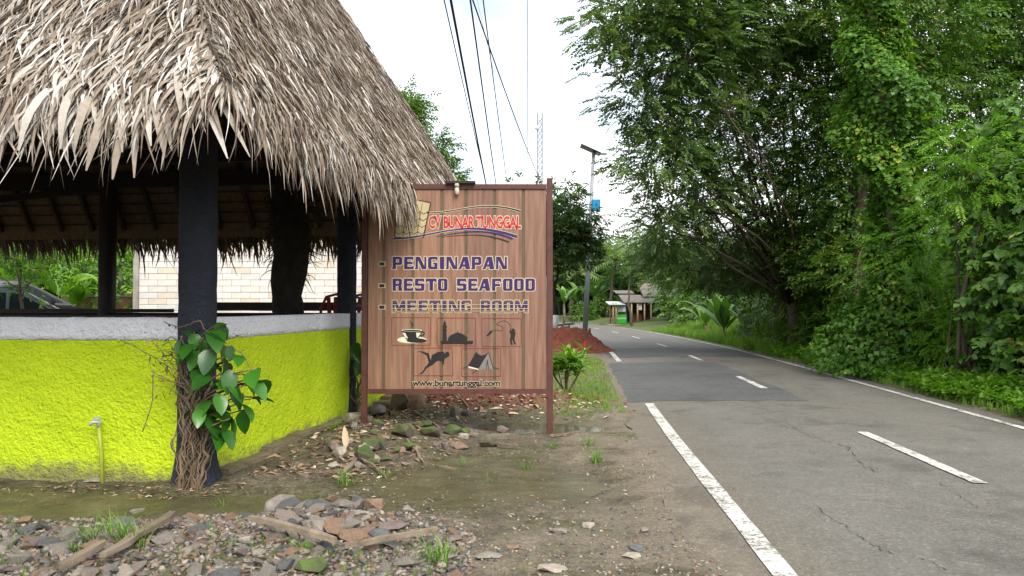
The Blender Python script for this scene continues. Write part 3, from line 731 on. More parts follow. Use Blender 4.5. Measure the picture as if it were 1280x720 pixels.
# palm-leaf strips
def strands(kind, n, up_max, along_rng, rng, len_rng, wid_rng, fringe=False, lat=0.22, lift=(0.03, 0.10), tint_mu=0.5, tint_sd=0.2):
    """Vectorised leaf strips lying down the slope; returns vertex blocks (n, 10, 3) and tints (n,)."""
    L = (S1 - S0) if kind == 'right' else (T1 - T0)
    al = rng.uniform(along_rng[0], along_rng[1], n)
    if fringe: up = rng.uniform(-0.02, 0.28, n)
    else:
        up = rng.uniform(0.0, up_max, n); up = np.round(up / 0.10) * 0.10 + rng.normal(0, 0.025, n)   # courses
    keep = (al > up - 0.12) & (al < L - up + 0.12); al, up = al[keep], up[keep]; n = len(al)
    dn, alg = {'right': (-E2, E1), 'front': (-E1, E2), 'back': (E1, E2)}[kind]
    dn = np.array(dn); alg = np.array(alg)
    k = 1 / math.hypot(1, PITCH_R)
    down = (dn - np.array([0, 0, PITCH_R])) * k; nrm = (dn * PITCH_R + np.array([0, 0, 1])) * k
    org = np.array(slope_pt(kind, 0, 0))
    root = org + al[:, None] * alg + up[:, None] * (-down / k) + nrm * 0.045
    lt = rng.normal(0, lat, n)
    if kind == 'right': lt += 0.18 * np.exp(-al / 0.9) * -1
    if kind == 'front': lt += 0.45 * np.exp(-al / 0.5)
    d = down + lt[:, None] * alg; d /= np.linalg.norm(d, axis=1)[:, None]
    Ln = rng.uniform(*len_rng, n); W = rng.uniform(*wid_rng, n)
    if fringe: Ln = np.where(rng.random(n) < .12, Ln * 1.35, Ln) * (1 - .6 * np.exp(-np.clip(al, 0, None) / .28))
    lf = rng.uniform(*lift, n); roll = rng.normal(0, 0.45, n)
    side = np.cross(d, nrm); side /= np.linalg.norm(side, axis=1)[:, None]
    upv = np.cross(side, d)
    B = np.zeros((n, 10, 3))
    sag = rng.uniform(0.05, 0.30, n); curl = rng.normal(0, 0.10, n)
    for j in range(5):
        t = j / 4
        ctr = root + d * (Ln * t)[:, None] + nrm * (lf * math.sin(t * 2.2) * 1.1)[:, None] + alg * (curl * t * t * Ln)[:, None]
        beyond = np.clip(Ln * t - (up / k), 0, None)
        ctr = ctr - np.array([0, 0, 1]) * (beyond * sag)[:, None] - dn * (beyond * 0.25)[:, None]
        w = W * (0.75, 1.0, 0.95, 0.65, 0.06)[j] / 2
        rr = roll + (t - .5) * curl * 6
        sv = side * np.cos(rr)[:, None] + upv * np.sin(rr)[:, None]
        B[:, 2 * j] = ctr - sv * w[:, None]; B[:, 2 * j + 1] = ctr + sv * w[:, None]
    tint = np.clip(rng.normal(tint_mu, tint_sd, n), 0, 1)
    return B, tint, al, up
SF = np.array([(2 * j, 2 * j + 1, 2 * j + 3, 2 * j + 2) for j in range(4)])
def strand_mesh(name, B, tint, parent):
    n = len(B); F = (SF[None] + (np.arange(n) * 10)[:, None, None]).reshape(-1, 4)
    o = link(name, np_mesh(name, B.reshape(-1, 3), F, M_THATCH, np.repeat(tint, 10)), parent)
    o.matrix_parent_inverse = Matrix.Translation(-PC); return o
rs = np.random.default_rng(21)
blk = []
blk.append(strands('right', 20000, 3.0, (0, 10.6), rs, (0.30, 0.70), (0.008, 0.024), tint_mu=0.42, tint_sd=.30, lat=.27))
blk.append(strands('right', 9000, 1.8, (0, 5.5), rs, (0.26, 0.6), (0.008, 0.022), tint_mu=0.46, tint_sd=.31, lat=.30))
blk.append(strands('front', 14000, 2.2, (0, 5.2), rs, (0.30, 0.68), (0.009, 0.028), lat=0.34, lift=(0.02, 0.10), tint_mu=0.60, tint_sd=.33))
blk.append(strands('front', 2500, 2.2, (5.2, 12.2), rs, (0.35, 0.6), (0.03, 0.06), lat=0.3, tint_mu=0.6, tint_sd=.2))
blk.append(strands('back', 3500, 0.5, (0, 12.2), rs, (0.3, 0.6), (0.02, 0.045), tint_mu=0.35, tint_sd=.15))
fr = []
fr.append(strands('right', 2300, 0, (0, 10.6), rs, (0.30, 0.60), (0.010, 0.032), True, 0.30, tint_mu=0.52, tint_sd=.26))
fr.append(strands('front', 1000, 0, (0, 5), rs, (0.26, 0.54), (0.012, 0.044), True, 0.30, tint_mu=0.70, tint_sd=.25))
fr.append(strands('front', 500, 0, (5, 12.2), rs, (0.36, 0.6), (0.022, 0.05), True, 0.25, tint_mu=0.6))
bf = strands('back', 1700, 0, (0, 12.2), rs, (0.34, 0.64), (0.022, 0.05), True, 0.22, tint_mu=0.32, tint_sd=.15)
Bs = np.concatenate([b[0] for b in blk] + [bf[0]]); Ts = np.concatenate([b[1] for b in blk] + [bf[1]])
# the near corner: broad strips fanning over the hip
hipB = []; hipT = []
for i in range(420):
    up = abs(rs.normal(0, 0.9)) % 2.4 if i > 130 else rs.uniform(-0.02, 0.25)
    p = np.array(G(S0 + up, T0 + up, EAVE_Z + up * PITCH_R + 0.10))
    ang = rs.normal(0, 0.75); f = (-np.array(E1) * math.cos(ang + .78) - np.array(E2) * math.sin(ang + .78)) * 0.5
    d = f + np.array([0, 0, -0.9 + rs.normal(0, .12)]); d /= np.linalg.norm(d)
    Ln = rs.uniform(0.30, 0.62) * (1 if up > .4 else .5); W = rs.uniform(0.02, 0.055); side = np.cross(d, np.array([-.4, -.8, .4])); side /= np.linalg.norm(side)
    up2 = np.cross(side, d); roll = rs.normal(0, .5); sv = side * math.cos(roll) + up2 * math.sin(roll); B = np.zeros((10, 3))
    for j in range(5):
        t = j / 4; c = p + d * Ln * t + np.array([0, 0, -0.16]) * Ln * t * t - np.array(d) * 0 + f * (.12 * math.sin(t * 2))
        w = W * (0.6, 1.0, 0.95, 0.6, 0.06)[j] / 2; B[2 * j] = c - sv * w; B[2 * j + 1] = c + sv * w
    hipB.append(B); hipT.append(np.clip(rs.normal(0.74, .16), 0, 1))
hipB = np.array(hipB); hipT = np.array(hipT)
FB = np.concatenate([b[0] for b in fr]); FT = np.concatenate([b[1] for b in fr])
# the 300 fringe strips nearest the camera are leaf blades of their own
allB = np.concatenate([FB, hipB[:130]]); allT = np.concatenate([FT, hipT[:130]])
dist = np.linalg.norm(allB[:, 8] - np.array([-0.6, 0, 1.6]), axis=1) - 4 * np.linalg.norm(allB[:, 8] - allB[:, 0], axis=1)
order = np.argsort(dist); own, rest = order[:300], order[300:]
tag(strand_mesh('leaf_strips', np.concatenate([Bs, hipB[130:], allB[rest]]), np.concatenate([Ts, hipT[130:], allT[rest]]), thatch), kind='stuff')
for (ur, vr, ut, vt_, w_) in ((152, 112, 107, 213, .075), (172, 108, 140, 224, .085), (180, 118, 167, 222, .05), (196, 92, 205, 196, .08), (206, 100, 214, 188, .06), (224, 78, 227, 150, .05), (238, 66, 284, 198, .085), (250, 85, 277, 168, .05), (160, 120, 152, 190, .05), (186, 104, 188, 182, .06), (262, 100, 312, 196, .05), (120, 110, 92, 190, .05), (60, 110, 22, 188, .05), (90, 112, 75, 186, .05)):
    A_, B_ = np.array(at(ur, vr, 5.62)), np.array(at(ut, vt_, 5.42)); B = np.zeros((10, 3)); sd = np.array([1.0, .25, 0]) * w_ / 2
    for j in range(5):
        t = j / 4; c = A_ + (B_ - A_) * t + np.array([0, -.05, .03]) * math.sin(math.pi * t); k = (.7, 1, .9, .6, .05)[j]; B[2 * j] = c - sd * k; B[2 * j + 1] = c + sd * k + np.array([0, .015, 0])
    allB[own[-1]] = B; allT[own[-1]] = rs.uniform(.6, .95); strand_mesh('leaf_blade', B[None], allT[own[-1]:own[-1] + 1], thatch); own = own[:-1]
for i in own: strand_mesh('leaf_blade', allB[i][None], allT[i:i + 1], thatch)
for o in thatch.children: o.matrix_parent_inverse = Matrix()

# ------------------------------------------------------------------ signboard
SY = 10.05
def sp_(u, v, dy=0.0):
    p = at(u, v, SY); return Vector((p.x, SY - dy, p.z))
px = SY / FPX
sign = thing('signboard', 'wood-plank signboard with red and purple lettering on maroon steel frame', 'signboard', (sp_(570, 382).x, SY, 0))
def SP(mb, name, mat, parent=sign, bevel=0.0):
    o = mb.build(name, mat, parent, bevel)
    o.matrix_parent_inverse = Matrix.Translation(-Vector(sign.location)) if parent is sign else Matrix()
    return o
def srect(u0, v0, u1, v1, y0, y1):
    a = sp_(u0, v0); b = sp_(u1, v1)
    mb = MB(); mb.box(((a.x + b.x) / 2, SY - (y0 + y1) / 2, (a.z + b.z) / 2), (abs(b.x - a.x), abs(y1 - y0), abs(a.z - b.z))); return mb
zt, zb = 231.5, 491.5
a = sp_(687, 223); mb = MB(); mb.box((a.x, SY, (a.z - 0.35) / 2), (0.075, 0.075, a.z + 0.35)); SP(mb, 'post', M_SIGNFRAME, bevel=.004)
a = sp_(456.5, 229); mb = MB(); mb.box((a.x, SY, (a.z - 0.2) / 2), (0.07, 0.075, a.z + 0.2)); SP(mb, 'post', M_SIGNFRAME, bevel=.004)
SP(srect(460.5, 230.5, 682.8, 236.5, -.03, .03), 'frame_rail', M_SIGNFRAME); SP(srect(460.5, 486, 682.8, 492, -.03, .03), 'frame_rail', M_SIGNFRAME)
SP(srect(460.5, 236.6, 682.8, 485.9, -.012, .004), 'backing_panel', M_OLIVE)
bx_ = [460.5, 479.7, 516, 552, 582.2, 618, 654]; be = [475.8, 512, 548, 578.5, 614.3, 650, 682.8]
for i in range(7):
    p = sp_((bx_[i] + be[i]) / 2 + (1.8 if i else 0), 361); w = (be[i] - bx_[i]) * px
    if i == 0: cx0, w = (bx_[0] + 480 - .2) / 2, (479.8 - bx_[0] - .2) * px
    mb = MB(); e0 = bx_[i] + (2 if i else 0); e1 = (be[i] + 2) if i < 6 else be[i]
    c = sp_((e0 + e1) / 2, 361.2); mb.box((c.x, SY - .008, c.z), ((e1 - e0) * px, .007, 249.2 * px)); o = SP(mb, 'plank', M_SIGNWOOD, bevel=.001)
# printed matter: thin sheets 1.5 mm thick in front of the planks
PRINT_Y = 0.0135
def print_polys(name, polys, mat, layer=0, parent=sign):
    """polys in photograph pixels on the sign's face, convex or simple."""
    mb = MB(); y = SY - PRINT_Y - layer * 0.0016
    for ip, poly in enumerate(polys):
        P = [sp_(u, v) for u, v in poly]
        area = sum(P[i].x * P[(i + 1) % len(P)].z - P[(i + 1) % len(P)].x * P[i].z for i in range(len(P)))
        if area < 0: P.reverse()
        mb.add([(p.x, y - ip * 0.00009, p.z) for p in P], [tuple(range(len(P)))])
    me = bpy.data.meshes.new(name); me.from_pydata(mb.v, [], mb.f); me.materials.append(mat)
    bm = bmesh.new(); bm.from_mesh(me); bmesh.ops.triangulate(bm, faces=bm.faces); bm.to_mesh(me); bm.free()
    o = link(name, me, parent); o.matrix_parent_inverse = Matrix.Translation(-Vector(sign.location)); return o
def ribbon(pts, ws):
    out = []
    for i in range(len(pts) - 1):
        (x0, y0), (x1, y1) = pts[i], pts[i + 1]; d = math.hypot(x1 - x0, y1 - y0) or 1; nx, ny = -(y1 - y0) / d, (x1 - x0) / d
        a, b = ws[i] / 2, ws[i + 1] / 2
        out.append([(x0 + nx * a, y0 + ny * a), (x1 + nx * b, y1 + ny * b), (x1 - nx * b, y1 - ny * b), (x0 - nx * a, y0 - ny * a)])
    return out
def cubic(p0, p1, p2, p3, n=16):
    r = []
    for i in range(n + 1):
        t = i / n; k = 1 - t
        r.append((k**3 * p0[0] + 3 * k * k * t * p1[0] + 3 * k * t * t * p2[0] + t**3 * p3[0], k**3 * p0[1] + 3 * k * k * t * p1[1] + 3 * k * t * t * p2[1] + t**3 * p3[1]))
    return r
# block capitals with heavy stems; each glyph is a set of convex pieces in a unit box (x right, y up)
def R_(x0, y0, x1, y1): return [(x0, y0), (x1, y0), (x1, y1), (x0, y1)]
ST, HB = 0.30, 0.22
GLY = {
 'P': [R_(.04, 0, .36, 1), R_(.36, .8, .82, 1), R_(.36, .34, .82, .54), [(.66, .34), (.82, .34), (.97, .44), (.97, .9), (.82, 1), (.66, 1)], R_(-.02, 0, .04, .1)],
 'E': [R_(.05, 0, .37, 1), R_(.37, .8, .93, 1), R_(.37, 0, .97, .2), R_(.37, .41, .86, .59), [(.80, .74), (.93, .74), (.93, .8), (.80, .8)], [(.84, .2), (.97, .2), (.97, .27), (.84, .27)]],
 'N': [R_(.04, 0, .24, 1), R_(.80, 0, .97, 1), [(.10, 1), (.42, 1), (.92, 0), (.60, 0)], R_(-.01, 0, .04, .09)],
 'G': [[(.03, .12), (.16, 0), (.36, 0), (.36, 1), (.16, 1), (.03, .88)], R_(.36, .8, .94, 1), R_(.36, 0, .94, .2), R_(.64, .2, .94, .52), R_(.52, .40, .64, .52), R_(.80, .70, .94, .8)],
 'I': [R_(.12, 0, .88, 1)],
 'A': [[(-.01, 0), (.22, 0), (.62, 1), (.36, 1)], [(.58, 0), (.99, 0), (.78, 1), (.44, 1)], R_(.22, .2, .62, .38), R_(-.04, 0, .05, .09)],
 'R': [R_(.04, 0, .36, 1), R_(.36, .8, .82, 1), R_(.36, .40, .82, .58), [(.66, .42), (.82, .42), (.95, .52), (.95, .9), (.82, 1), (.66, 1)], [(.62, 0), (1.0, 0), (.90, .44), (.60, .44)]],
 'S': [R_(.06, .8, .94, 1), [(.04, .42), (.36, .42), (.36, .98), (.12, .98), (.04, .88)], R_(.14, .41, .86, .6), [(.64, .02), (.88, .02), (.97, .12), (.97, .56), (.64, .56)], R_(.05, 0, .86, .2), R_(.82, .72, .94, .8), R_(.05, .2, .17, .28)],
 'T': [R_(.34, 0, .67, 1), R_(.0, .78, 1, 1), R_(0, .68, .12, .78), R_(.88, .68, 1, .78)],
 'O': [[(.03, .12), (.15, 0), (.36, 0), (.36, 1), (.15, 1), (.03, .88)], [(.64, 0), (.85, 0), (.97, .12), (.97, .88), (.85, 1), (.64, 1)], R_(.36, .82, .64, 1), R_(.36, 0, .64, .18)],
 'F': [R_(.06, 0, .38, 1), R_(.38, .8, .96, 1), R_(.38, .38, .86, .57), R_(.84, .72, .96, .8)],
 'D': [R_(.04, 0, .36, 1), [(.64, 0), (.84, 0), (.97, .12), (.97, .88), (.84, 1), (.64, 1)], R_(.36, .82, .64, 1), R_(.36, 0, .64, .18)],
 'M': [R_(.02, 0, .18, 1), R_(.74, 0, .98, 1), [(.06, 1), (.32, 1), (.60, .1), (.40, .1)], [(.40, .1), (.60, .1), (.94, 1), (.72, 1)]],
}
WID = {'I': .52, 'M': 1.22, 'N': 1.05, 'T': 1.0, 'A': 1.06, ' ': .62}
def inflate(poly, r):
    cx = sum(p[0] for p in poly) / len(poly); cy = sum(p[1] for p in poly) / len(poly)
    ar = sum(poly[i][0] * poly[(i + 1) % len(poly)][1] - poly[(i + 1) % len(poly)][0] * poly[i][1] for i in range(len(poly)))
    P = poly if ar > 0 else poly[::-1]; out = []; n = len(P)
    for i in range(n):
        a, b, c = P[i - 1], P[i], P[(i + 1) % n]
        d1 = Vector((b[0] - a[0], b[1] - a[1])).normalized(); d2 = Vector((c[0] - b[0], c[1] - b[1])).normalized()
        n1 = Vector((d1.y, -d1.x)); n2 = Vector((d2.y, -d2.x)); m = (n1 + n2); k = max(0.35, 1 + n1.dot(n2))
        out.append((b[0] + m.x * r / k, b[1] + m.y * r / k))
    return out
def capitals(name, text, u0, u1, vt, vb, mat, rim, cut=None):
    adv = [WID.get(c, .94) for c in text]; gap = .10; tot = sum(adv) + gap * (len(text) - 1); k = (u1 - u0) / tot; x = u0
    for c, w in zip(text, adv):
        if c != ' ':
            polys = [[(x + px_ * w * k, vb + (vt - vb) * py_) for px_, py_ in pl] for pl in GLY[c]]
            # every letter: a dark face on a pale rim
            print_polys('letter_rim', [inflate([(u, -v) for u, v in p], 1.0) for p in polys] if False else [[(u, -v) for u, v in inflate([(u, -v) for u, v in p], 1.1)] for p in polys], rim, 0)
            o = print_polys('letter', polys, mat, 1)
        x += (w + gap) * k
    if cut:
        for v0, v1, m2 in cut: print_polys('letter_streak', [[(u0, v0), (u1, v0), (u1, v1), (u0, v1)]], m2, 2)
for v in (330, 357.2, 384): 
    print_polys('dash_rim', [[(473.2, v - 3), (482, v - 3), (482, v + 3), (473.2, v + 3)]], M_CREAM, 0)
    print_polys('dash', [[(474.3, v - 2), (480.9, v - 2), (480.9, v + 2), (474.3, v + 2)]], M_BLACKP, 1)
capitals('PENGINAPAN', 'PENGINAPAN', 490.5, 634, 321, 336.5, M_PURPLE, M_CREAM)
capitals('RESTO', 'RESTO SEAFOOD', 490.5, 669, 348.3, 363.5, M_PURPLE, M_CREAM)
capitals('MEETING', 'MEETING ROOM', 490.5, 660, 375.6, 390.4, M_PURPLE, M_TAN,
         [(380.2, 380.9, M_TAN), (385.2, 386.0, M_TAN), (377.3, 377.7, M_FADEP), (388.2, 389.6, M_FADEP)])
def font_text(name, text, u0, u1, vt, vb, mat, off, layer, shear=0.0):
    cu = bpy.data.curves.new(name, 'FONT'); cu.body = text; cu.size = 1; cu.offset = off; cu.resolution_u = 3; cu.shear = shear
    tmp = bpy.data.objects.new(name, cu); COL.objects.link(tmp)
    dg = bpy.context.evaluated_depsgraph_get(); me = bpy.data.meshes.new_from_object(tmp.evaluated_get(dg)); bpy.data.objects.remove(tmp); bpy.data.curves.remove(cu)
    me.name = name
    n = len(me.vertices); co = np.empty(n * 3, dtype=np.float32); me.vertices.foreach_get('co', co); co = co.reshape(-1, 3)
    return me, co
def place_text(name, text, u0, u1, vt, vb, mat, rim, off=0.02, rim_off=0.05, caps=True):
    res = [font_text(name, text, u0, u1, vt, vb, mat, o, 0) for o in (0.0, rim_off, off)]
    ref = res[0][1]; x0, x1 = ref[:, 0].min(), ref[:, 0].max(); y0, y1 = ((0.0, 0.729) if caps else (ref[:, 1].min(), ref[:, 1].max()))
    for (me, co), m, lay, nm in ((res[1], rim, 0, name + '_glow'), (res[2], mat, 1, name)):
        u = u0 + (co[:, 0] - x0) / (x1 - x0) * (u1 - u0); v = vb + (co[:, 1] - y0) / (y1 - y0) * (vt - vb)
        P = [sp_(a, b) for a, b in zip(u, v)]
        arr = np.array([(p.x, SY - PRINT_Y - lay * .0016, p.z) for p in P], dtype=np.float32)
        me.vertices.foreach_set('co', arr.ravel()); me.materials.clear(); me.materials.append(m); me.update()
        o = link(nm, me, sign); o.matrix_parent_inverse = Matrix.Translation(-Vector(sign.location))
    bpy.data.meshes.remove(res[0][0])
place_text('lettering', 'CV', 536.5, 551, 270, 285, M_RED, M_CREAM, 0.022, 0.09)
place_text('lettering', 'BUNAR', 555, 592.5, 270, 285, M_RED, M_CREAM, 0.022, 0.09)
place_text('lettering', 'TUNGGAL', 595.5, 651, 270, 285, M_RED, M_CREAM, 0.022, 0.09)
place_text('web_address', 'www.bunartunggal.com', 516, 624.7, 474.5, 485, M_BLACKP, M_CREAM, 0.025, 0.075, caps=False)
# emblem: woven basket and waves
bag = [(494, 297.3), (529.4, 296.3), (538.5, 253.5), (523.5, 250.5), (508, 256), (495, 261)]
print_polys('emblem', [bag], M_TAN, 0)
net = []
for k in (0.28, 0.52, 0.76): net += ribbon([(494 + (529.4 - 494) * k, 297), (495 + (538.5 - 495) * k, 259 - 7 * k)], [.7, .6])
for k in (0.15, 0.35, 0.55, 0.75): 
    y = 297 - 42 * k; pts = []
    for i in range(9): pts.append((494.5 + (36 + 6 * k) * i / 8, y + (2.2 if i % 2 else -1.0)))
    net += ribbon(pts, [.6] * 9)
net += ribbon([(494, 297.3), (495, 261)], [1, .8]) + ribbon([(529.4, 297), (538.5, 253.5)], [1.4, 1.0]) + ribbon([(538.5, 253.5), (523.5, 250.5)], [1, .8])
print_polys('emblem', net, M_BLACKP, 1)
def wave(p, w0, w1, w2, mat, glow=True):
    c = cubic(*p); n = len(c) - 1
    ws = [w0 + (w1 - w0) * (i / n) * 2 if i < n / 2 else w1 + (w2 - w1) * (i / n - .5) * 2 for i in range(n + 1)]
    if glow: print_polys('wave_rim', ribbon(c, [w + 1.6 for w in ws]), M_CREAM, 0)
    print_polys('wave', ribbon(c, ws), mat, 1)
wave(((534, 266), (570, 268), (600, 248), (651, 264.5)), 1.2, 1.2, 1.8, M_BLACKP)
wave(((492, 298.5), (545, 298), (575, 272), (646, 296)), 2.2, 1.6, 3.6, M_PURPLE)
wave(((545, 296), (580, 290), (605, 284), (641, 298.5)), .5, 1.6, 2.6, M_PURPLE, False)
wave(((552, 296.6), (585, 293), (605, 291), (636, 302.5)), .4, 1.0, 1.8, M_BLACKP, False)
# pictograms
def frame_box(u0, v0, u1, v1):
    print_polys('pictogram_frame', ribbon([(u0, v0), (u1, v0)], [.9, .9]) + ribbon([(u0, v1), (u1, v1)], [.9, .9]) + ribbon([(u0, v0 + .5), (u0, v1 - .5)], [.9, .9]) + ribbon([(u1, v0 + .5), (u1, v1 - .5)], [.9, .9]), M_MAROONP, 0)
for b in ((490, 397, 538.5, 431.5), (546.5, 397.5, 594.7, 432.3), (602.5, 398, 651.5, 433), (517.5, 435, 566, 469.5), (577.3, 435.5, 626, 470.5)): frame_box(*b)
Z = lambda x, y: (460 + x / 6.4, 390 + y / 6.4)          # coordinates measured on an enlarged view of the sign
def E_(cx, cy, rx, ry, n=20): return [Z(cx + rx * math.cos(2 * math.pi * i / n), cy + ry * math.sin(2 * math.pi * i / n)) for i in range(n)]
print_polys('cup', [E_(352, 222, 118, 28)], M_PALEP, 0)
print_polys('cup', [E_(390, 228, 80, 18), [Z(x, y) for x, y in ((265, 145), (440, 145), (418, 190), (395, 220), (310, 220), (285, 190))]], M_BLACKP, 1)
print_polys('cup', [E_(352, 147, 84, 10), [Z(x, y) for x, y in ((275, 165), (300, 168), (322, 212), (300, 205))], [Z(x, y) for x, y in ((385, 165), (425, 165), (400, 205), (392, 205))]], M_PALEP, 2)
print_polys('cup', [E_(352, 148, 74, 6)] + ribbon([Z(415, 158), Z(445, 158), Z(455, 170), Z(440, 188), Z(412, 190)], [1.2] * 5) + ribbon([Z(344, 68), Z(345, 85), Z(362, 98), Z(348, 122)], [.6, 1, 1.2, .5]), M_BLACKP, 3)
print_polys('mosque', [[Z(x, y) for x, y in q] for q in (((580, 230), (845, 230), (838, 256), (590, 256)), ((598, 232), (632, 232), (626, 100), (604, 100)), ((603, 100), (627, 100), (622, 80), (614, 68), (606, 80)),
     ((596, 112), (634, 112), (634, 122), (596, 122)), ((596, 140), (634, 140), (634, 148), (596, 148)),
     ((640, 230), (795, 230), (797, 205), (780, 188), (750, 172), (718, 163), (690, 172), (660, 186), (644, 205)), ((714, 165), (722, 165), (719, 148), (717, 148)))], M_BLACKP, 1)
fl = cubic(Z(1140, 140), Z(1140, 50), Z(1060, 60), Z(1028, 100)) + cubic(Z(1028, 100), Z(1090, 105), Z(1090, 150), Z(1060, 150), 8)[1:] + cubic(Z(1060, 150), Z(1035, 148), Z(1020, 130), Z(992, 155), 8)[1:]
print_polys('fishing_line', ribbon(fl, [.45] * len(fl)), M_BLACKP, 1)
print_polys('angler', [E_(1160, 143, 13, 12, 10)] + [[Z(x, y) for x, y in q] for q in (((1142, 152), (1178, 146), (1180, 178), (1172, 212), (1142, 212), (1140, 180)), ((1128, 155), (1150, 160), (1150, 172), (1134, 168)),
     ((1134, 140), (1142, 140), (1144, 160), (1136, 160)), ((1136, 205), (1152, 208), (1152, 240), (1160, 258), (1144, 262), (1136, 235)), ((1152, 208), (1172, 208), (1176, 236), (1186, 256), (1176, 262), (1164, 240)))], M_BLACKP, 1)
print_polys('fish', [[Z(x, y) for x, y in ((958, 182), (968, 160), (990, 146), (994, 160), (980, 178), (966, 188))], [Z(948, 184), Z(960, 178), Z(966, 188), Z(954, 194)]], M_BLACKP, 1)
print_polys('diver', [E_(634, 332, 17, 15, 12)] + [[Z(x, y) for x, y in q] for q in (((512, 345), (560, 318), (608, 318), (620, 345), (612, 385), (560, 390), (500, 400)), ((470, 345), (486, 330), (505, 395), (488, 402)),
     ((400, 312), (440, 316), (486, 330), (470, 345), (440, 326)), ((495, 395), (560, 385), (520, 420), (462, 452), (470, 430)), ((462, 432), (478, 440), (440, 490), (408, 500), (440, 474)),
     ((596, 370), (614, 375), (606, 420), (596, 420)), ((620, 330), (656, 338), (648, 352), (630, 364), (618, 372)))], M_BLACKP, 1)
print_polys('tent', [[Z(x, y) for x, y in ((866, 318), (880, 335), (905, 348), (935, 343), (964, 322), (884, 455), (800, 432))]], M_BLACKP, 1)
print_polys('tent', [[Z(x, y) for x, y in ((964, 322), (1004, 455), (955, 460), (884, 462), (884, 452))]], M_GREYP, 0)
print_polys('tent', [[Z(x, y) for x, y in ((802, 432), (884, 453), (884, 463), (806, 447))]], M_PALEP, 2)
for seg in ([Z(964, 322), Z(1006, 455)], [Z(948, 460), Z(955, 380), Z(966, 458)], [Z(800, 432), Z(757, 450)], [Z(1004, 440), Z(1048, 455)], [Z(870, 465), Z(835, 488)]): print_polys('tent_line', ribbon(seg, [.6] * len(seg)), M_BLACKP, 3)
# small lamp on a bracket over the sign
sl = thing('sign_lamp', 'small pale bulb holder under a dark board on top of the signboard', 'lamp', sp_(571, 231, .05))
mb = MB(); c = sp_(576, 228.8, .02); mb.box(c, (0.37, .14, .03)); o = mb.build('bracket_board', M_DARKWOOD, sl); o.matrix_parent_inverse = Matrix.Translation(-sl.location)
mb = MB(); mb.tube([sp_(571.5, 230.4, .06), sp_(571.5, 235, .06)], [.034, .03], 10); o = mb.build('socket', simple('socket_cream', (.42, .38, .28)), sl); o.matrix_parent_inverse = Matrix.Translation(-sl.location)
mb = MB(); mb.tube([sp_(571.5, 235, .06), sp_(571.5, 239, .06), sp_(571.5, 243, .06), sp_(571.5, 245, .06)], [.024, .032, .028, .012], 10); o = mb.build('bulb', simple('bulb_glass', (.5, .45, .36), rough=.3), sl); o.matrix_parent_inverse = Matrix.Translation(-sl.location)

# ------------------------------------------------------------------ foliage machinery
def leaf_tri(L, W, fold=0.1, droop=0.1, wide=0.45):
    V = [(0, 0, 0), (-W / 2, L * wide, fold * W), (0, L, -droop * L), (W / 2, L * wide, fold * W)]
    return V, [(0, 3, 2), (0, 2, 1)]
def leaf_oval(L, W, fold=0.12, droop=0.15):
    """Rounder leaf for the near plants: midrib with three side points."""
    V = [(0, 0, 0)]; prof = ((.12, .62), (.35, 1.0), (.62, .88), (.85, .45))
    for y, w in prof: V += [(-w * W / 2, y * L, fold * W * w - droop * L * y * y), (0, y * L, -droop * L * y * y), (w * W / 2, y * L, fold * W * w - droop * L * y * y)]
    V.append((0, L, -droop * L)); F = [(0, 2, 1), (0, 3, 2)]
    for i in range(3):
        a = 1 + 3 * i; b = a + 3
        F += [(a, a + 1, b + 1), (a, b + 1, b), (a + 1, a + 2, b + 2), (a + 1, b + 2, b + 1)]
    F += [(10, 11, 13), (11, 12, 13)]
    return V, F
def compose(items):
    """items: list of ((V,F), Matrix) -> one template."""
    V = []; F = []
    for (v, f), m in items:
        n = len(V); V += [tuple(m @ Vector(p)) for p in v]; F += [tuple(i + n for i in q) for q in f]
    return np.array(V, float), np.array(F, int)
def TR(loc, rz=0, rx=0, ry=0): return Matrix.Translation(loc) @ Matrix.Rotation(rz, 4, 'Z') @ Matrix.Rotation(rx, 4, 'X') @ Matrix.Rotation(ry, 4, 'Y')
def pinnate(L, pairs, ll, lw, seed=0):
    rr = random.Random(seed); it = []
    for i in range(pairs):
        y = L * (0.12 + 0.86 * i / pairs); z = -0.22 * L * (y / L) ** 2
        for s in (-1, 1): it.append((leaf_tri(ll * rr.uniform(.8, 1.1), lw), TR((0, y, z), -s * rr.uniform(.85, 1.2), rr.uniform(-.35, .05))))
    it.append((leaf_tri(ll, lw), TR((0, L * .95, -.22 * L), 0, -.3)))
    return compose(it)
def twigspray(L, n, ll, lw, seed=0, oval=False):
    rr = random.Random(seed); it = []
    for i in range(n):
        y = L * (0.1 + 0.9 * i / n); s = 1 if i % 2 else -1
        lf = leaf_oval(ll * rr.uniform(.7, 1.1), lw * rr.uniform(.8, 1.1)) if oval else leaf_tri(ll * rr.uniform(.7, 1.1), lw)
        it.append((lf, TR((0, y, -.1 * y), -s * rr.uniform(.4, 1.2) if i < n - 1 else 0, rr.uniform(-.7, .3), rr.uniform(-.4, .4))))
    return compose(it)
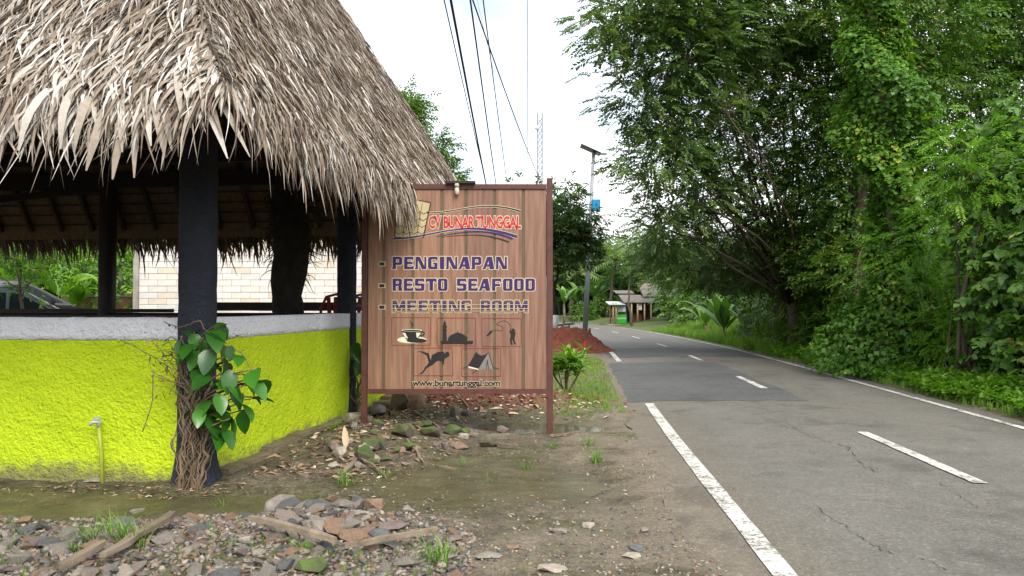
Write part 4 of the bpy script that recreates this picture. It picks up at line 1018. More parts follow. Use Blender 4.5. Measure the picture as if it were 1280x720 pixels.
def blade_tuft(n, h, w, spread, seed=0):
    rr = random.Random(seed); V = []; F = []
    for i in range(n):
        a = rr.uniform(0, 6.28); l = h * rr.uniform(.5, 1.1); sp = spread * rr.uniform(.2, 1.0); x0, y0 = rr.uniform(-.25, .25) * spread, rr.uniform(-.25, .25) * spread
        dx, dy = math.cos(a), math.sin(a); k = len(V); ww = w * rr.uniform(.6, 1.1)
        V += [(x0 - dy * ww / 2, y0 + dx * ww / 2, 0), (x0 + dy * ww / 2, y0 - dx * ww / 2, 0),
              (x0 + dx * sp * .4 - dy * ww * .4, y0 + dy * sp * .4 + dx * ww * .4, l * .6), (x0 + dx * sp * .4 + dy * ww * .4, y0 + dy * sp * .4 - dx * ww * .4, l * .6), (x0 + dx * sp, y0 + dy * sp, l * .95)]
        F += [(k, k + 1, k + 3), (k, k + 3, k + 2), (k + 2, k + 3, k + 4)]
    return np.array(V), np.array(F)
def frames(D, rng, up=(0, 0, 1), roll=0.4):
    D = D / np.maximum(np.linalg.norm(D, axis=1), 1e-6)[:, None]
    r = np.cross(D, np.array(up, float)); bad = np.linalg.norm(r, axis=1) < 1e-3; r[bad] = (1, 0, 0)
    r /= np.linalg.norm(r, axis=1)[:, None]; u = np.cross(r, D)
    a = rng.normal(0, roll, len(D))[:, None]; r2 = r * np.cos(a) + u * np.sin(a); u2 = np.cross(r2, D)
    return np.stack([r2, D, u2], -1)            # columns
def scatter(name, tpls, loc, rot, scale, tint, mat, parent=None, origin=None, jitter=0.12, rng=RNG):
    """One mesh out of many copies of a few templates."""
    Vs = []; Fs = []; Ts = []; off = 0; n = len(loc); which = rng.integers(0, len(tpls), n)
    for k, (tv, tf) in enumerate(tpls):
        m = which == k; c = int(m.sum())
        if not c: continue
        P = np.einsum('nij,kj->nki', rot[m] * scale[m][:, None, None], tv) + loc[m][:, None, :]
        Vs.append(P.reshape(-1, 3)); Fs.append((tf[None] + (np.arange(c) * len(tv))[:, None, None]).reshape(-1, 3) + off); off += c * len(tv)
        # leaves within one spray differ a little
        per = np.repeat(tint[m], len(tv)).reshape(c, -1) + np.repeat(rng.normal(0, jitter, (c, (len(tv) + 3) // 4)), 4, axis=1)[:, :len(tv)]
        Ts.append(np.clip(per, 0, 1).ravel())
    V = np.concatenate(Vs)
    if origin is not None: V = V - np.array(origin)
    return link(name, np_mesh(name, V, np.concatenate(Fs), mat, np.concatenate(Ts)), parent)
def rand_dir(n, rng):
    d = rng.normal(0, 1, (n, 3)); return d / np.linalg.norm(d, axis=1)[:, None]

PIN = [pinnate(0.42, 7, 0.125, 0.058, i) for i in range(4)]
PINF = [pinnate(0.36, 9, 0.09, 0.026, i + 9) for i in range(3)]
TWG = [twigspray(0.34, 7, 0.13, 0.060, i) for i in range(4)]
TWGO = [twigspray(0.30, 5, 0.15, 0.105, i, True) for i in range(4)]
FARS = [twigspray(0.9, 7, 0.42, 0.20, i) for i in range(3)]
HEART = [twigspray(0.16, 3, 0.12, 0.10, i) for i in range(4)]
MANGO = [twigspray(0.22, 9, 0.22, 0.055, i) for i in range(3)]

def clear_of_road(L):
    """Leaves that traffic has not brushed away: none low over the carriageway or its right verge."""
    d = road_dist(L[:, 0], L[:, 1]); return ~((d > -3.0) & (d < 3.55) & (L[:, 2] < 2.2))
def clump_crown(blobs, tips, per_tip, rng, tip_r=(0.5, 0.5, 0.22), shell=0.45, droop=-0.25):
    """Leaf positions: twig tips spread through each blob, sprays packed round each tip."""
    L = []; D = []; TT = []; TIPS = []
    for (c, r) in blobs:
        c = np.array(c); r = np.array(r if hasattr(r, '__len__') else (r, r, r * .8)); vol = r.prod() ** (1 / 3)
        nt = max(3, int(tips * vol ** 2)); d = rand_dir(nt, rng); rad = rng.uniform(shell, 1.0, nt) ** 0.7
        tp = c + d * rad[:, None] * r; TIPS.append((c, tp))
        n = nt * per_tip; k = np.repeat(np.arange(nt), per_tip); off = rng.normal(0, 1, (n, 3)) * np.array(tip_r)
        L.append(tp[k] + off)
        dd = d[k] * .7 + off / (np.linalg.norm(off, axis=1)[:, None] + 1e-6) * .8; dd[:, 2] = dd[:, 2] * .4 + droop + rng.normal(0, .25, n)
        D.append(dd); TT.append(np.repeat(rng.normal(0, .13, nt), per_tip))
    return np.concatenate(L), np.concatenate(D), np.concatenate(TT), TIPS
def bend(a, b, n=7, amp=0.12, rr=random):
    a = Vector(a); b = Vector(b); L = (b - a).length; o1 = Vector((rr.uniform(-1, 1), rr.uniform(-1, 1), rr.uniform(-.2, 1))) * amp * L
    return [a.lerp(b, i / (n - 1)) + o1 * math.sin(math.pi * i / (n - 1)) + Vector((rr.uniform(-1, 1), rr.uniform(-1, 1), 0)) * 0.02 * L * (0 < i < n - 1) for i in range(n)]
def tree(name, label, cat, base, trunk_top, r0, blobs, tpl, mat, tips=14, per_tip=14, scale=(0.8, 1.25), tint=0.5, group=None, seed=1, tip_r=(0.5, 0.5, 0.22),
         bark=None, limbs=None, shell=0.45, droop=-0.25, crown_name='crown', lean=None, twig=True, keep=None):
    rng = np.random.default_rng(seed); rr = random.Random(seed); bark = bark or M_BARK
    root = thing(name, label, cat, base, 0, group); B = Vector(base); inv = Matrix.Translation(-B)
    tp = Vector(trunk_top); pts = bend(B - Vector((0, 0, .15)), tp, 9, 0.05, rr)
    mb = MB(); mb.tube(pts, [r0 * (1.35 if i == 0 else 1 - .5 * i / 8) for i in range(9)], 10); o = mb.build('trunk', bark, root); o.matrix_parent_inverse = inv
    L, D, TT, TIPS = clump_crown(blobs, tips, per_tip, rng, tip_r, shell, droop)
    tw = MB()
    for i, (c, tps) in enumerate(TIPS):
        k = rr.randrange(4, 9) if limbs is None else 8
        st = pts[k]; lp = bend(st, c, 7, 0.14, rr); rl = r0 * rr.uniform(.2, .32)
        mb = MB(); mb.tube(lp, [rl * (1 - .8 * j / 6) for j in range(7)], 7); o = mb.build('limb', bark, root); o.matrix_parent_inverse = inv
        if twig:
            for q in tps[:: max(1, len(tps) // 14)]:
                s = lp[rr.randrange(3, 7)]; tw.tube(bend(s, q, 4, .1, rr), [rl * .22, rl * .16, rl * .1, .006], 4, False)
    if twig and tw.v: o = tw.build('twigs', bark, root); o.matrix_parent_inverse = inv; o['kind'] = 'stuff'
    m = clear_of_road(L); L, D, TT = L[m], D[m], TT[m]
    n = len(L); sc = rng.uniform(*scale, n)
    o = scatter(crown_name, tpl, L, frames(D, rng), sc, tint + TT + rng.normal(0, .12, n), mat, root, rng=rng); o.matrix_parent_inverse = inv
    return root
def bl(u, v, Y, r):
    p = at(u, v, Y); return ((p.x, p.y, p.z), r)

def bush(name, label, cat, base, blobs, tpl, mat, tips=16, per_tip=12, scale=(.8, 1.2), tint=.5, seed=1, tip_r=(.3, .3, .2), group=None, shell=.3, droop=-.15, stem_r=.03):
    rng = np.random.default_rng(seed); rr = random.Random(seed); root = thing(name, label, cat, base, 0, group); B = Vector(base); inv = Matrix.Translation(-B)
    for c, r in blobs:
        mb = MB(); mb.tube(bend(B + Vector((rr.uniform(-.2, .2), rr.uniform(-.2, .2), -.1)), c, 6, .1, rr), [stem_r, stem_r * .9, stem_r * .8, stem_r * .6, stem_r * .4, stem_r * .2], 6)
        o = mb.build('stem', M_BARK, root); o.matrix_parent_inverse = inv
    L, D, TT, _ = clump_crown(blobs, tips, per_tip, rng, tip_r, shell, droop); n = len(L)
    m = (L[:, 2] > height(L[:, 0], L[:, 1]) + .03) & clear_of_road(L); L, D, TT = L[m], D[m], TT[m]; n = len(L)
    o = scatter('foliage', tpl, L, frames(D, rng), rng.uniform(*scale, n), tint + TT + rng.normal(0, .12, n), mat, root, rng=rng); o.matrix_parent_inverse = inv
    return root

# ------------------------------------------------------------------ roadside trees on the right
Bp = at(994, 437, 26.5)
tree('acacia_tree', 'tall spreading tree with feathery dark foliage overhanging the road', 'tree', (Bp.x, 26.5, .15), at(988, 330, 26), .22,
     [bl(795, 15, 21.5, 1.35), bl(768, 55, 21.5, .6), bl(806, 120, 22, 1.0), bl(786, 140, 22, .45), bl(832, 200, 22.5, 1.0), bl(815, 232, 23, .5), bl(828, 285, 24, .9), bl(850, 60, 22, 1.6), bl(870, -20, 22, 1.9), bl(850, 150, 23, 1.3),
      bl(865, 235, 24, 1.3), bl(850, 295, 25, 1.0), bl(920, 30, 23, 1.8), bl(925, 120, 24, 1.4), bl(930, 215, 25, 1.3), bl(915, 290, 26, 1.2), bl(985, 10, 24, 2.0),
      bl(990, 110, 25, 1.6), bl(1000, 200, 26, 1.4), bl(1040, 60, 25, 1.8), bl(840, -90, 22, 1.8), bl(930, -90, 23, 2.1), bl(1030, -90, 24, 2.2), bl(950, 330, 27, 1.2), bl(880, 335, 28, 1.1), bl(905, 350, 29, 1.1), bl(965, 285, 26.5, 1.3), bl(1020, 310, 27, 1.3), bl(840, 330, 30, 1.0), bl(985, 360, 28, 1.1)],
     PIN, G_DARK, 20, 14, (.85, 1.25), .62, seed=11, tip_r=(.40, .40, .17), limbs=None, droop=-.08)
Bp = gnd(1078, 452)
tree('roadside_tree', 'leaning trunk with dense small-leaved crown behind the creepers', 'tree', (Bp.x, Bp.y, .15), at(1072, 180, 22), .24,
     [bl(1075, 20, 22, 1.6), bl(1100, 110, 22, 1.5), bl(1060, 190, 23, 1.3), bl(1140, 30, 22, 1.7), bl(1110, -80, 22, 2.0), bl(1040, 290, 24, 1.3), bl(1170, 90, 23, 1.5), bl(1200, -50, 23, 2.0), bl(1060, 350, 24.5, 1.3), bl(1030, 240, 23.5, 1.2), bl(1020, 330, 24.5, 1.2), bl(1090, 250, 22.5, 1.2), bl(1040, 130, 23, 1.3)],
     TWG, G_MID, 26, 14, (.9, 1.4), .58, seed=12, tip_r=(.4, .4, .22))
Bp = at(1250, 440, 25)
tree('feathery_tree', 'thin airy tree with sky gaps at the upper right edge', 'tree', (Bp.x, 25, .3), at(1245, 150, 25), .2,
     [bl(1235, 60, 24, 1.5), bl(1275, 30, 24, 1.5), bl(1290, 120, 24, 1.4), bl(1250, -40, 24, 1.7), bl(1330, 40, 24, 1.8), bl(1225, 150, 25, 1.0), bl(1340, 160, 25, 1.6), bl(1290, 200, 26, 1.5)],
     PIN, G_MID, 13, 12, (.8, 1.3), .5, seed=13, tip_r=(.45, .45, .2))
for i, (u, v, Y, bls, lab) in enumerate((
    (1180, 440, 30, [(1150, 200, 29, 2.2), (1200, 130, 29, 2.2), (1120, 270, 29, 2.0), (1190, 280, 29, 2.4), (1180, 30, 30, 2.6)], 'dark dense tree filling the gap behind the creeper column'),
    (1030, 430, 34, [(1000, 330, 33, 2.2), (1050, 300, 33, 2.2), (960, 380, 33, 1.6), (1050, 390, 33, 2.2)], 'dark low tree in the shade behind the spreading tree'),
    (1290, 430, 30, [(1270, 260, 29, 2.6), (1340, 260, 29, 2.6), (1260, 360, 29, 2.4), (1330, 380, 28, 2.6)], 'dark tree behind the broad-leaved climber at the right edge'))):
    b = at(u, v, Y); tree('forest_tree', lab, 'tree', (b.x, Y, .3), at(u, v - 170, Y), .25, [bl(*q) for q in bls], TWG, G_DARK, 14, 12, (1.2, 1.8), .4, seed=40 + i, tip_r=(.6, .6, .35), group='trees in the wood right of the road')
# tall trunk clothed in creeper
Bp = gnd(1105, 470); root = thing('creeper_column', 'tall trunk wrapped in bright green heart-leaved creeper', 'tree', (Bp.x, Bp.y, .1)); inv = Matrix.Translation(-Vector(root.location))
tp = [Vector((Bp.x + .25 * math.sin(z * .5), Bp.y, z)) for z in np.linspace(-.1, 10.5, 14)]
mb = MB(); mb.tube(tp, [.24 - .01 * i for i in range(14)], 9); o = mb.build('trunk', M_BARK, root); o.matrix_parent_inverse = inv
rng = np.random.default_rng(5); n = 9500; z = rng.uniform(0, 1, n) ** .9 * 9.5; a = rng.uniform(0, 6.28, n)
rad = (.45 + .28 * np.sin(z * 1.15 + 1) + .25 * np.sin(z * 2.7 + a * 2) + .55 * np.exp(-z / 1.2)) * np.sqrt(rng.uniform(.35, 1, n)) * 1.25
L = np.stack([Bp.x + .25 * np.sin(z * .5) + rad * np.cos(a), Bp.y + rad * np.sin(a), z + .1], 1)
D = np.stack([np.cos(a), np.sin(a), rng.normal(-.6, .4, n)], 1)
o = scatter('creeper_leaves', HEART, L, frames(D, rng), rng.uniform(.7, 1.3, n), rng.normal(.55, .18, n) + .12 * np.sin(z * 2 + a), G_CREEP, root, rng=rng); o.matrix_parent_inverse = inv; o['kind'] = 'stuff'
# hanging lianas
for i, (p0, p1, p2) in enumerate((((1078, 310, 20), (1060, 350, 19.6), (1092, 390, 20)), ((1095, 315, 20), (1070, 330, 19.5), (1075, 380, 19.8)), ((1170, 290, 17), (1200, 285, 16), (1245, 260, 15)))):
    c = [at(*p0), at(*p1), at(*p2)]; pts = [c[0] * (1 - t) ** 2 + c[1] * 2 * t * (1 - t) + c[2] * t * t for t in np.linspace(0, 1, 14)]
    mb = MB(); mb.tube(pts, .022, 6); o = mb.build('liana', M_STEM, root); o.matrix_parent_inverse = inv
# shrubs below, from far to near
def gb(u, v, Y): p = at(u, v, Y); return (p.x, Y, hz(p.x, Y))
bush('roadside_shrub', 'light green layered shrub beneath the spreading tree', 'shrub', gb(1010, 440, 26.5), [bl(1000, 390, 26, 1.2), bl(1030, 345, 26.5, 1.1), bl(965, 405, 28.5, 1.0), bl(1045, 410, 25.5, 1.1), bl(985, 350, 27.5, 1.1), bl(1015, 425, 25, .7), bl(985, 425, 26.5, .6)], PIN, G_MID, 30, 13, seed=21, tint=.66, group='shrubs under the trees right of the road')
bush('roadside_shrub', 'bright feathery shrub right of the creeper column', 'shrub', gb(1150, 460, 17.5), [bl(1130, 330, 18, .8), bl(1165, 300, 17.5, .8), bl(1150, 380, 17.5, .9), bl(1180, 420, 17, .8), bl(1120, 420, 18, .8)], PINF, G_BRIGHT, 24, 14, seed=22, tint=.42, group='shrubs under the trees right of the road')
bush('roadside_shrub', 'dark leafy shrub left of the creeper column', 'shrub', gb(1070, 450, 21), [bl(1060, 400, 21, .9), bl(1085, 430, 20, .8), bl(1030, 440, 21.5, .7), bl(1070, 340, 21.5, .9)], TWG, G_MID, 28, 13, seed=23, tint=.68, group='shrubs under the trees right of the road')
bush('roadside_shrub', 'yellowish fine-leaved shrub at the foot of the climber', 'shrub', gb(1200, 480, 15), [bl(1195, 380, 15, .7), bl(1215, 430, 14.5, .7), bl(1180, 450, 15.5, .6), bl(1225, 350, 15, .6)], TWG, G_BRIGHT, 22, 12, (.6, .95), seed=24, tint=.35, group='shrubs under the trees right of the road')
bush('roadside_shrub', 'rounded shrub at the left end of the wood', 'shrub', gb(950, 425, 31), [bl(945, 405, 31, .9), bl(975, 415, 29, .8), bl(920, 410, 34, .8)], TWG, G_MID, 18, 12, (1, 1.5), seed=25, tint=.6, group='shrubs under the trees right of the road')
bush('feathery_bush', 'lime green feathery bush above the broad-leaved climber', 'shrub', gb(1215, 480, 14.8), [bl(1205, 215, 14.6, .65), bl(1235, 240, 14.5, .6), bl(1190, 250, 15, .45), bl(1245, 180, 14.5, .55), bl(1210, 180, 15, .4)], PINF, G_BRIGHT, 30, 14, seed=26, tint=.6, stem_r=.04)
bush('broad_leaved_climber', 'tall climber with large round leaves at the right edge', 'climber', gb(1262, 500, 14.6), [bl(1262, 200, 14.6, 0.69), bl(1268, 270, 14.4, 0.69), bl(1240, 320, 14.6, 0.62), bl(1270, 350, 14.4, 0.69), bl(1258, 420, 14.4, 0.65), bl(1275, 470, 14.2, 0.56), bl(1225, 460, 15.0, 0.39), bl(1300, 240, 14.4, 0.78), bl(1310, 350, 14.2, 0.90), bl(1320, 450, 14.0, 0.90), bl(1275, 150, 14.8, 0.50), bl(1320, 150, 14.6, 0.90)],
     TWGO, G_BIG, 60, 6, (.75, 1.2), seed=27, tint=.5, tip_r=(.2, .2, .16), shell=.25, droop=-.45, stem_r=.014)
for i, (u, Y) in enumerate(((1360, 11), (1420, 12))):
    b = gb(u, 500, Y); bush('roadside_shrub', ('leafy shrub just outside the right edge of the view', 'leafy shrub beyond the right edge of the view')[i], 'shrub', b, [((b[0] + .2, Y, 1.6), 1.2), ((b[0] + .8, Y + 1, 3.2), 1.3)], TWG, G_MID, 18, 10, seed=28 + i, group='shrubs under the trees right of the road')

# a broken hedge of young shrubs between ground cover and trees
for i, (Yc, off_, h, mat_, tp_, lab) in enumerate(((11.6, 5.3, 2.0, G_MID, TWG, 'leafy shrub at the right edge nearest the camera'), (13.6, 5.0, 1.5, G_CREEP, HEART, 'heart-leaved mound behind the ground cover, nearest'), (15.6, 5.1, 2.2, G_MID, TWG, 'green shrub just right of the yellowish shrub'), (17.6, 4.9, 1.6, G_BRIGHT, PINF, 'low feathery shrub behind the ground cover'),
        (19.4, 5.0, 2.3, G_CREEP, HEART, 'creeper-covered mound at the foot of the creeper column'), (21.4, 5.0, 1.7, G_MID, PIN, 'pinnate shrub left of the creeper column'), (23.4, 5.0, 1.9, G_BRIGHT, TWG, 'light leafy shrub in the middle of the roadside'), (25.6, 5.2, 1.5, G_MID, TWG, 'low shrub beside the spreading tree trunk'), (28.0, 5.4, 1.2, G_BRIGHT, TWG, 'low bright shrub where the grass verge begins'))):
    h *= 1.3; x_, y_ = road_at(sy(Yc), off_); x_, y_ = float(x_), float(y_)
    bush('roadside_shrub', lab, 'shrub', (x_, y_, hz(x_, y_)), [((x_, y_, h * .45), (.95, .95, h * .5)), ((x_ + .5, y_ + .7, h * .6), (.9, .9, h * .45)), ((x_ + .2, y_ - .7, h * .35), (.8, .8, h * .4)), ((x_ + 1.2, y_ + .3, h * .9), (1.0, 1.0, h * .5))], tp_, mat_, 32, 14, (1.0, 1.5) if tp_ is HEART else (.8, 1.25), .62, 170 + i, (.26, .26, .2), 'shrubs under the trees right of the road')
# ground cover and verge grass
rng = np.random.default_rng(31); n = 26000
s = rng.uniform(sy(6), sy(30), n); off = 2.9 + rng.random(n) * 1.45 * (1 - .0 * s) + .12 * np.sin(s * 1.7); x, y = road_at(s, off)
hh = .30 * np.sin(np.clip((off - 2.75) / 1.6, 0, 1) * 3.14) ** .6 * (.75 + .35 * np.sin(s * 2.3) * np.sin(s * .9 + 1)) + .05
L = np.stack([x, y, height(x, y) + hh * np.sqrt(rng.uniform(.15, 1, n))], 1); D = rand_dir(n, rng); D[:, 2] = np.abs(D[:, 2]) * .5 + .05
tag(scatter('ground_cover', HEART, L, frames(D, rng), rng.uniform(.5, .95, n), rng.normal(.55, .17, n), G_BRIGHT, rng=rng), 'low bright green creeping ground cover along the right road edge', 'ground cover', kind='stuff')
TUF = [blade_tuft(9, .5, .022, .28, i) for i in range(4)]
def grass(name, label, X, Y, h, seed, tint=.5, mat=None):
    r2 = np.random.default_rng(seed); n = len(X); Z_ = height(X, Y); a = r2.uniform(0, 6.28, n); c, s_ = np.cos(a), np.sin(a); z0 = np.zeros(n); o1 = np.ones(n)
    R = np.stack([np.stack([c, -s_, z0], 1), np.stack([s_, c, z0], 1), np.stack([z0, z0, o1], 1)], 1)
    return tag(scatter(name, TUF, np.stack([X, Y, Z_ - .01], 1), R, h * r2.uniform(.6, 1.3, n), np.clip(r2.normal(tint, .2, n), 0, 1), mat or G_GRASS, rng=r2), label, 'grass', kind='stuff')
s = rng.uniform(sy(26), sy(52), 5200); off = 2.8 + rng.random(5200) ** 1.2 * 4.5; x, y = road_at(s, off); grass('verge_grass', 'tall bright grass on the right verge before the shop', x, y, (.75 + .55 * (off > 4.2)) * np.interp(y, [26, 44, 52], [1, .9, .4]), 32, .55)
s = rng.uniform(sy(8), sy(30), 1500); off = 2.75 + rng.random(1500) * .5; x, y = road_at(s, off); grass('verge_grass', 'short grass at the right asphalt edge', x, y, np.full(1500, .28), 33, .5)
n = 2600; x = rng.normal(1.4, .40, n); y = rng.uniform(11.5, 24, n); x = x + (y - 14) * .085; m = road_dist(x, y) < -2.75; grass('verge_grass', 'fresh short grass between signboard and road', x[m], y[m], np.full(m.sum(), .17), 34, .66)
n = 900; x = rng.uniform(-3, 3, n); y = rng.uniform(30, 75, n); m = road_dist(x, y) < -3; grass('verge_grass', 'rough grass left of the road beyond the soil pile', x[m], y[m], np.full(m.sum(), .7), 35, .4)

# banana plants
def banana_leaf(base, az, L, W, arch, rr, rise=0.75):
    nseg = 9; V = []; F = []; p = Vector(base); el = 1.25 * rise + .25; pts = []
    for i in range(nseg + 1):
        pts.append(p.copy()); t = i / nseg; e = el - arch * t * t * 1.9
        p = p + Vector((math.cos(az) * math.cos(e), math.sin(az) * math.cos(e), math.sin(e))) * (L / nseg)
    sd = Vector((-math.sin(az), math.cos(az), 0))
    for i, q in enumerate(pts):
        t = i / nseg; w = W / 2 * (0.08 if t < .12 else min(1, (t - .1) * 5) * (1 - max(0, t - .55) ** 1.6 * 3.2)); w = max(w, .01)
        V += [q - sd * w + Vector((0, 0, -.18 * w)), q + Vector((0, 0, .04 * w)), q + sd * w + Vector((0, 0, -.18 * w))]
    for i in range(nseg):
        a = 3 * i; b = a + 3
        F += [(a, a + 1, b + 1, b), (a + 1, a + 2, b + 2, b + 1)]
    return V, F
def banana(label, base, h, nl, L, seed, group=None, mat=None):
    rr = random.Random(seed); root = thing('banana_plant', label, 'banana plant', base, 0, group)
    mb = MB(); mb.tube([(0, 0, -.1), (0.03, 0, h * .5), (0, .03, h)], [.13, .11, .07], 9); mb.build('stem', M_STEM, root)
    for i in range(nl):
        V, F = banana_leaf((0, 0, h * .92), i * 2.4 + rr.uniform(-.4, .4), L * rr.uniform(.75, 1.1), L * .2, rr.uniform(.55, 1.25), rr, rr.uniform(.5, 1.0))
        me = np_mesh('leaf', V, F, mat or G_BANANA, np.full(len(V), rr.uniform(.2, .9)), True); link('leaf', me, root)
    return root
for i, (u, v, Y, h, nl, L, lab) in enumerate(((905, 405, 36, .35, 10, 2.3, 'banana plant with arching leaves beside the grass verge'), (935, 408, 35, .3, 9, 2.0, 'smaller banana plant nearest the wood'), (882, 400, 42, .4, 9, 2.2, 'banana plant nearest the shop wall'),
        (745, 400, 80, 1.8, 13, 3.0, 'tall banana plant behind the road bend'), (765, 398, 84, 2.2, 13, 3.0, 'banana plant just left of the shop awning, far off'), (722, 400, 82, 1.5, 13, 2.8, 'banana plant left of the lamp post at the bend'), (705, 398, 70, 1.8, 8, 2.4, 'low banana plant seen between signboard and lamp post'))):
    b = gb(u, v, Y); banana(lab, b, h, nl, L, 60 + i, 'banana plants along the road')
for i, (u, v, Y, h, nl, L, lab) in enumerate(((70, 392, 24, 1.2, 7, 1.9, 'yellow-green banana plant behind the parked car'), (20, 392, 25, 1.0, 7, 1.8, 'banana plant at the left edge behind the car'), (95, 392, 26, .9, 7, 1.6, 'banana plant left of the block wall'))):
    b = gb(u, v, Y); banana(lab, b, h, nl, L, 70 + i, 'banana plants behind the pavilion', G_BRIGHT)

# coconut palm behind the bend
def palm(label, base, top, nfr, L, seed):
    rr = random.Random(seed); root = thing('palm_tree', label, 'palm tree', base); B = Vector(base); T = Vector(top) - B
    mb = MB(); mb.tube(bend((0, 0, -.2), T, 8, .05, rr), [.2, .17, .15, .14, .13, .12, .12, .11], 8); mb.build('trunk', M_BARK, root)
    for i in range(nfr):
        az = i * 2.399 + rr.uniform(-.2, .2); el = rr.uniform(-.2, 1.2); p = T.copy(); V = []; F = []; Ln = L * rr.uniform(.8, 1.1)
        sd = Vector((-math.sin(az), math.cos(az), 0)); ns = 16
        for k in range(ns):
            t = k / ns; e = el - 1.5 * t * t; d = Vector((math.cos(az) * math.cos(e), math.sin(az) * math.cos(e), math.sin(e))); q = p + d * (Ln / ns)
            ll = Ln * .26 * math.sin(math.pi * min(1, .15 + t * .85)) + .1
            for s in (-1, 1):
                n0 = len(V); tip = p.lerp(q, .5) + sd * s * ll * .8 + d * ll * .45 + Vector((0, 0, -ll * .35)); V += [p, q, tip]; F.append((n0, n0 + 1, n0 + 2))
            p = q
        link('frond', np_mesh('frond', V, F, G_FAR, np.full(len(V), rr.uniform(.3, .9))), root)
palm('drooping palm behind the street lamp post', gb(758, 398, 78), at(770, 325, 78), 15, 4.2, 81)
palm('palm with pale fronds near the road bend', gb(712, 398, 88), at(722, 340, 88), 14, 4.5, 82)

# trees in the distance
far = [(700, 345, 95, 3.2), (728, 325, 92, 3.4), (790, 320, 90, 3.8), (815, 335, 84, 3.4), (840, 320, 78, 3.8), (868, 335, 70, 3.4), (895, 340, 62, 3.2), (755, 345, 100, 3.6), (925, 360, 55, 3.0), (675, 330, 100, 4.0), (640, 335, 105, 4.0), (600, 330, 100, 4.0), (780, 360, 96, 3.4), (850, 352, 86, 3.2),
       (960, 350, 50, 3.2), (1000, 350, 48, 3.2), (560, 335, 90, 4.0), (1060, 340, 46, 3.4), (1120, 330, 45, 3.6), (1190, 330, 44, 3.6), (1270, 330, 44, 3.8)]
flab = ['far tree just right of the signboard post', 'far tree behind the lamp post foot', 'far tree right of the drooping palm', 'far tree above the shop roof', 'far tree behind the taller shop roof', 'far tree right of the shop', 'far tree between shop and wood', 'far tree behind the palm trunk', 'far tree above the banana plants', 'far tree hidden partly by the signboard edge', 'far tree behind the signboard, right', 'far tree behind the signboard, centre', 'far low tree above the green cart', 'far low tree right of the shop roof',
        'back-row tree seen below the spreading crown', 'back-row tree left of the leaning trunk', 'far tree behind the signboard, left', 'back-row tree behind the leaning trunk', 'back-row tree behind the creeper column', 'back-row tree behind the feathery shrub', 'back-row tree behind the climber']
for i, (u, v, Y, r) in enumerate(far):
    c = at(u, v, Y); rr = random.Random(900 + i); blobs = [((c.x, Y, c.z), (r, r, r * .8))]
    for k in range(5): blobs.append(((c.x + rr.uniform(-1, 1) * r, Y + rr.uniform(-.6, .6) * r, c.z + rr.uniform(-.9, .45) * r), (r * .62, r * .62, r * .5)))
    tree('distant_tree', flab[i], 'tree', (c.x, Y, hz(c.x, Y)), (c.x, Y, max(1.5, c.z - r * .4)), .22, blobs, FARS, (G_FAR if i % 3 else G_MID), 4.5, 9, (.55, 1.0), .35 + .3 * rr.random(), 'trees beyond the road bend', 100 + i, (.55, .55, .35), twig=False)
for i, (u, v, Y, w, h) in enumerate(((890, 398, 48, 2.2, 1.0), (888, 398, 56, 2.0, .9), (700, 396, 77, 2.6, 1.3), (752, 396, 79, 2.2, 1.5), (680, 396, 99, 5, 4.0), (725, 396, 100, 5, 4.5), (770, 396, 99, 5, 4.0), (815, 396, 92, 5, 3.6), (985, 400, 40, 2.5, 1.4), (1060, 410, 36, 2.6, 1.5), (1140, 420, 32, 2.6, 1.6), (1230, 420, 30, 2.6, 1.6), (1320, 420, 28, 2.6, 1.7))):
    b = gb(u, v, Y); bush('thicket_bush', ('bush beside the banana plants', 'bush at the end of the shop wall', 'hedge-like bush behind the bend, left', 'hedge-like bush behind the bend, right', 'tall dark thicket right of the signboard, far off', 'tall dark thicket behind the lamp post, far off', 'tall dark thicket behind the shop awning, far off', 'tall thicket behind the shop roofs, far off', 'shaded bush under the spreading tree', 'shaded bush behind the leaning trunk', 'shaded bush behind the creeper column', 'shaded bush behind the feathery shrub', 'shaded bush behind the climber')[i], 'shrub', b,
        [((b[0], Y, b[2] + h * .5), (w, w * .6, h)), ((b[0] + w * .6, Y, b[2] + h * .4), (w * .7, w * .5, h * .8))], FARS if Y > 45 else TWG, G_MID, 14 if Y > 45 else 16, 10, (.5, .8) if Y > 45 else (1.2, 1.8), .55, 130 + i, (.35, .35, .25), 'bushes in the thicket')

# mango tree between signboard and lamp
b = gb(694, 424, 30); mt = tree('mango_tree', 'dense dark-leaved tree just right of the signboard, trunk painted black and white', 'tree', b, at(697, 330, 30), .09,
     [bl(700, 275, 30, 1.1), bl(722, 290, 30, .85), bl(712, 250, 30, .7), bl(690, 300, 30, 1.1), bl(715, 318, 30, .75), bl(675, 270, 30, 1.2), bl(730, 308, 30.3, .5)], MANGO, G_DARK, 26, 13, (.9, 1.3), .42, seed=51, tip_r=(.3, .3, .22), bark=M_BARKD)
mb = MB(); mb.tube([(0, 0, -.05), (0, 0, .62)], [.13, .125], 10); mb.build('painted_band', M_BLACK, mt)
mb = MB(); mb.tube([(0, 0, .62), (0, 0, 1.25)], [.122, .118], 10); mb.build('painted_band', M_WHITEP, mt)
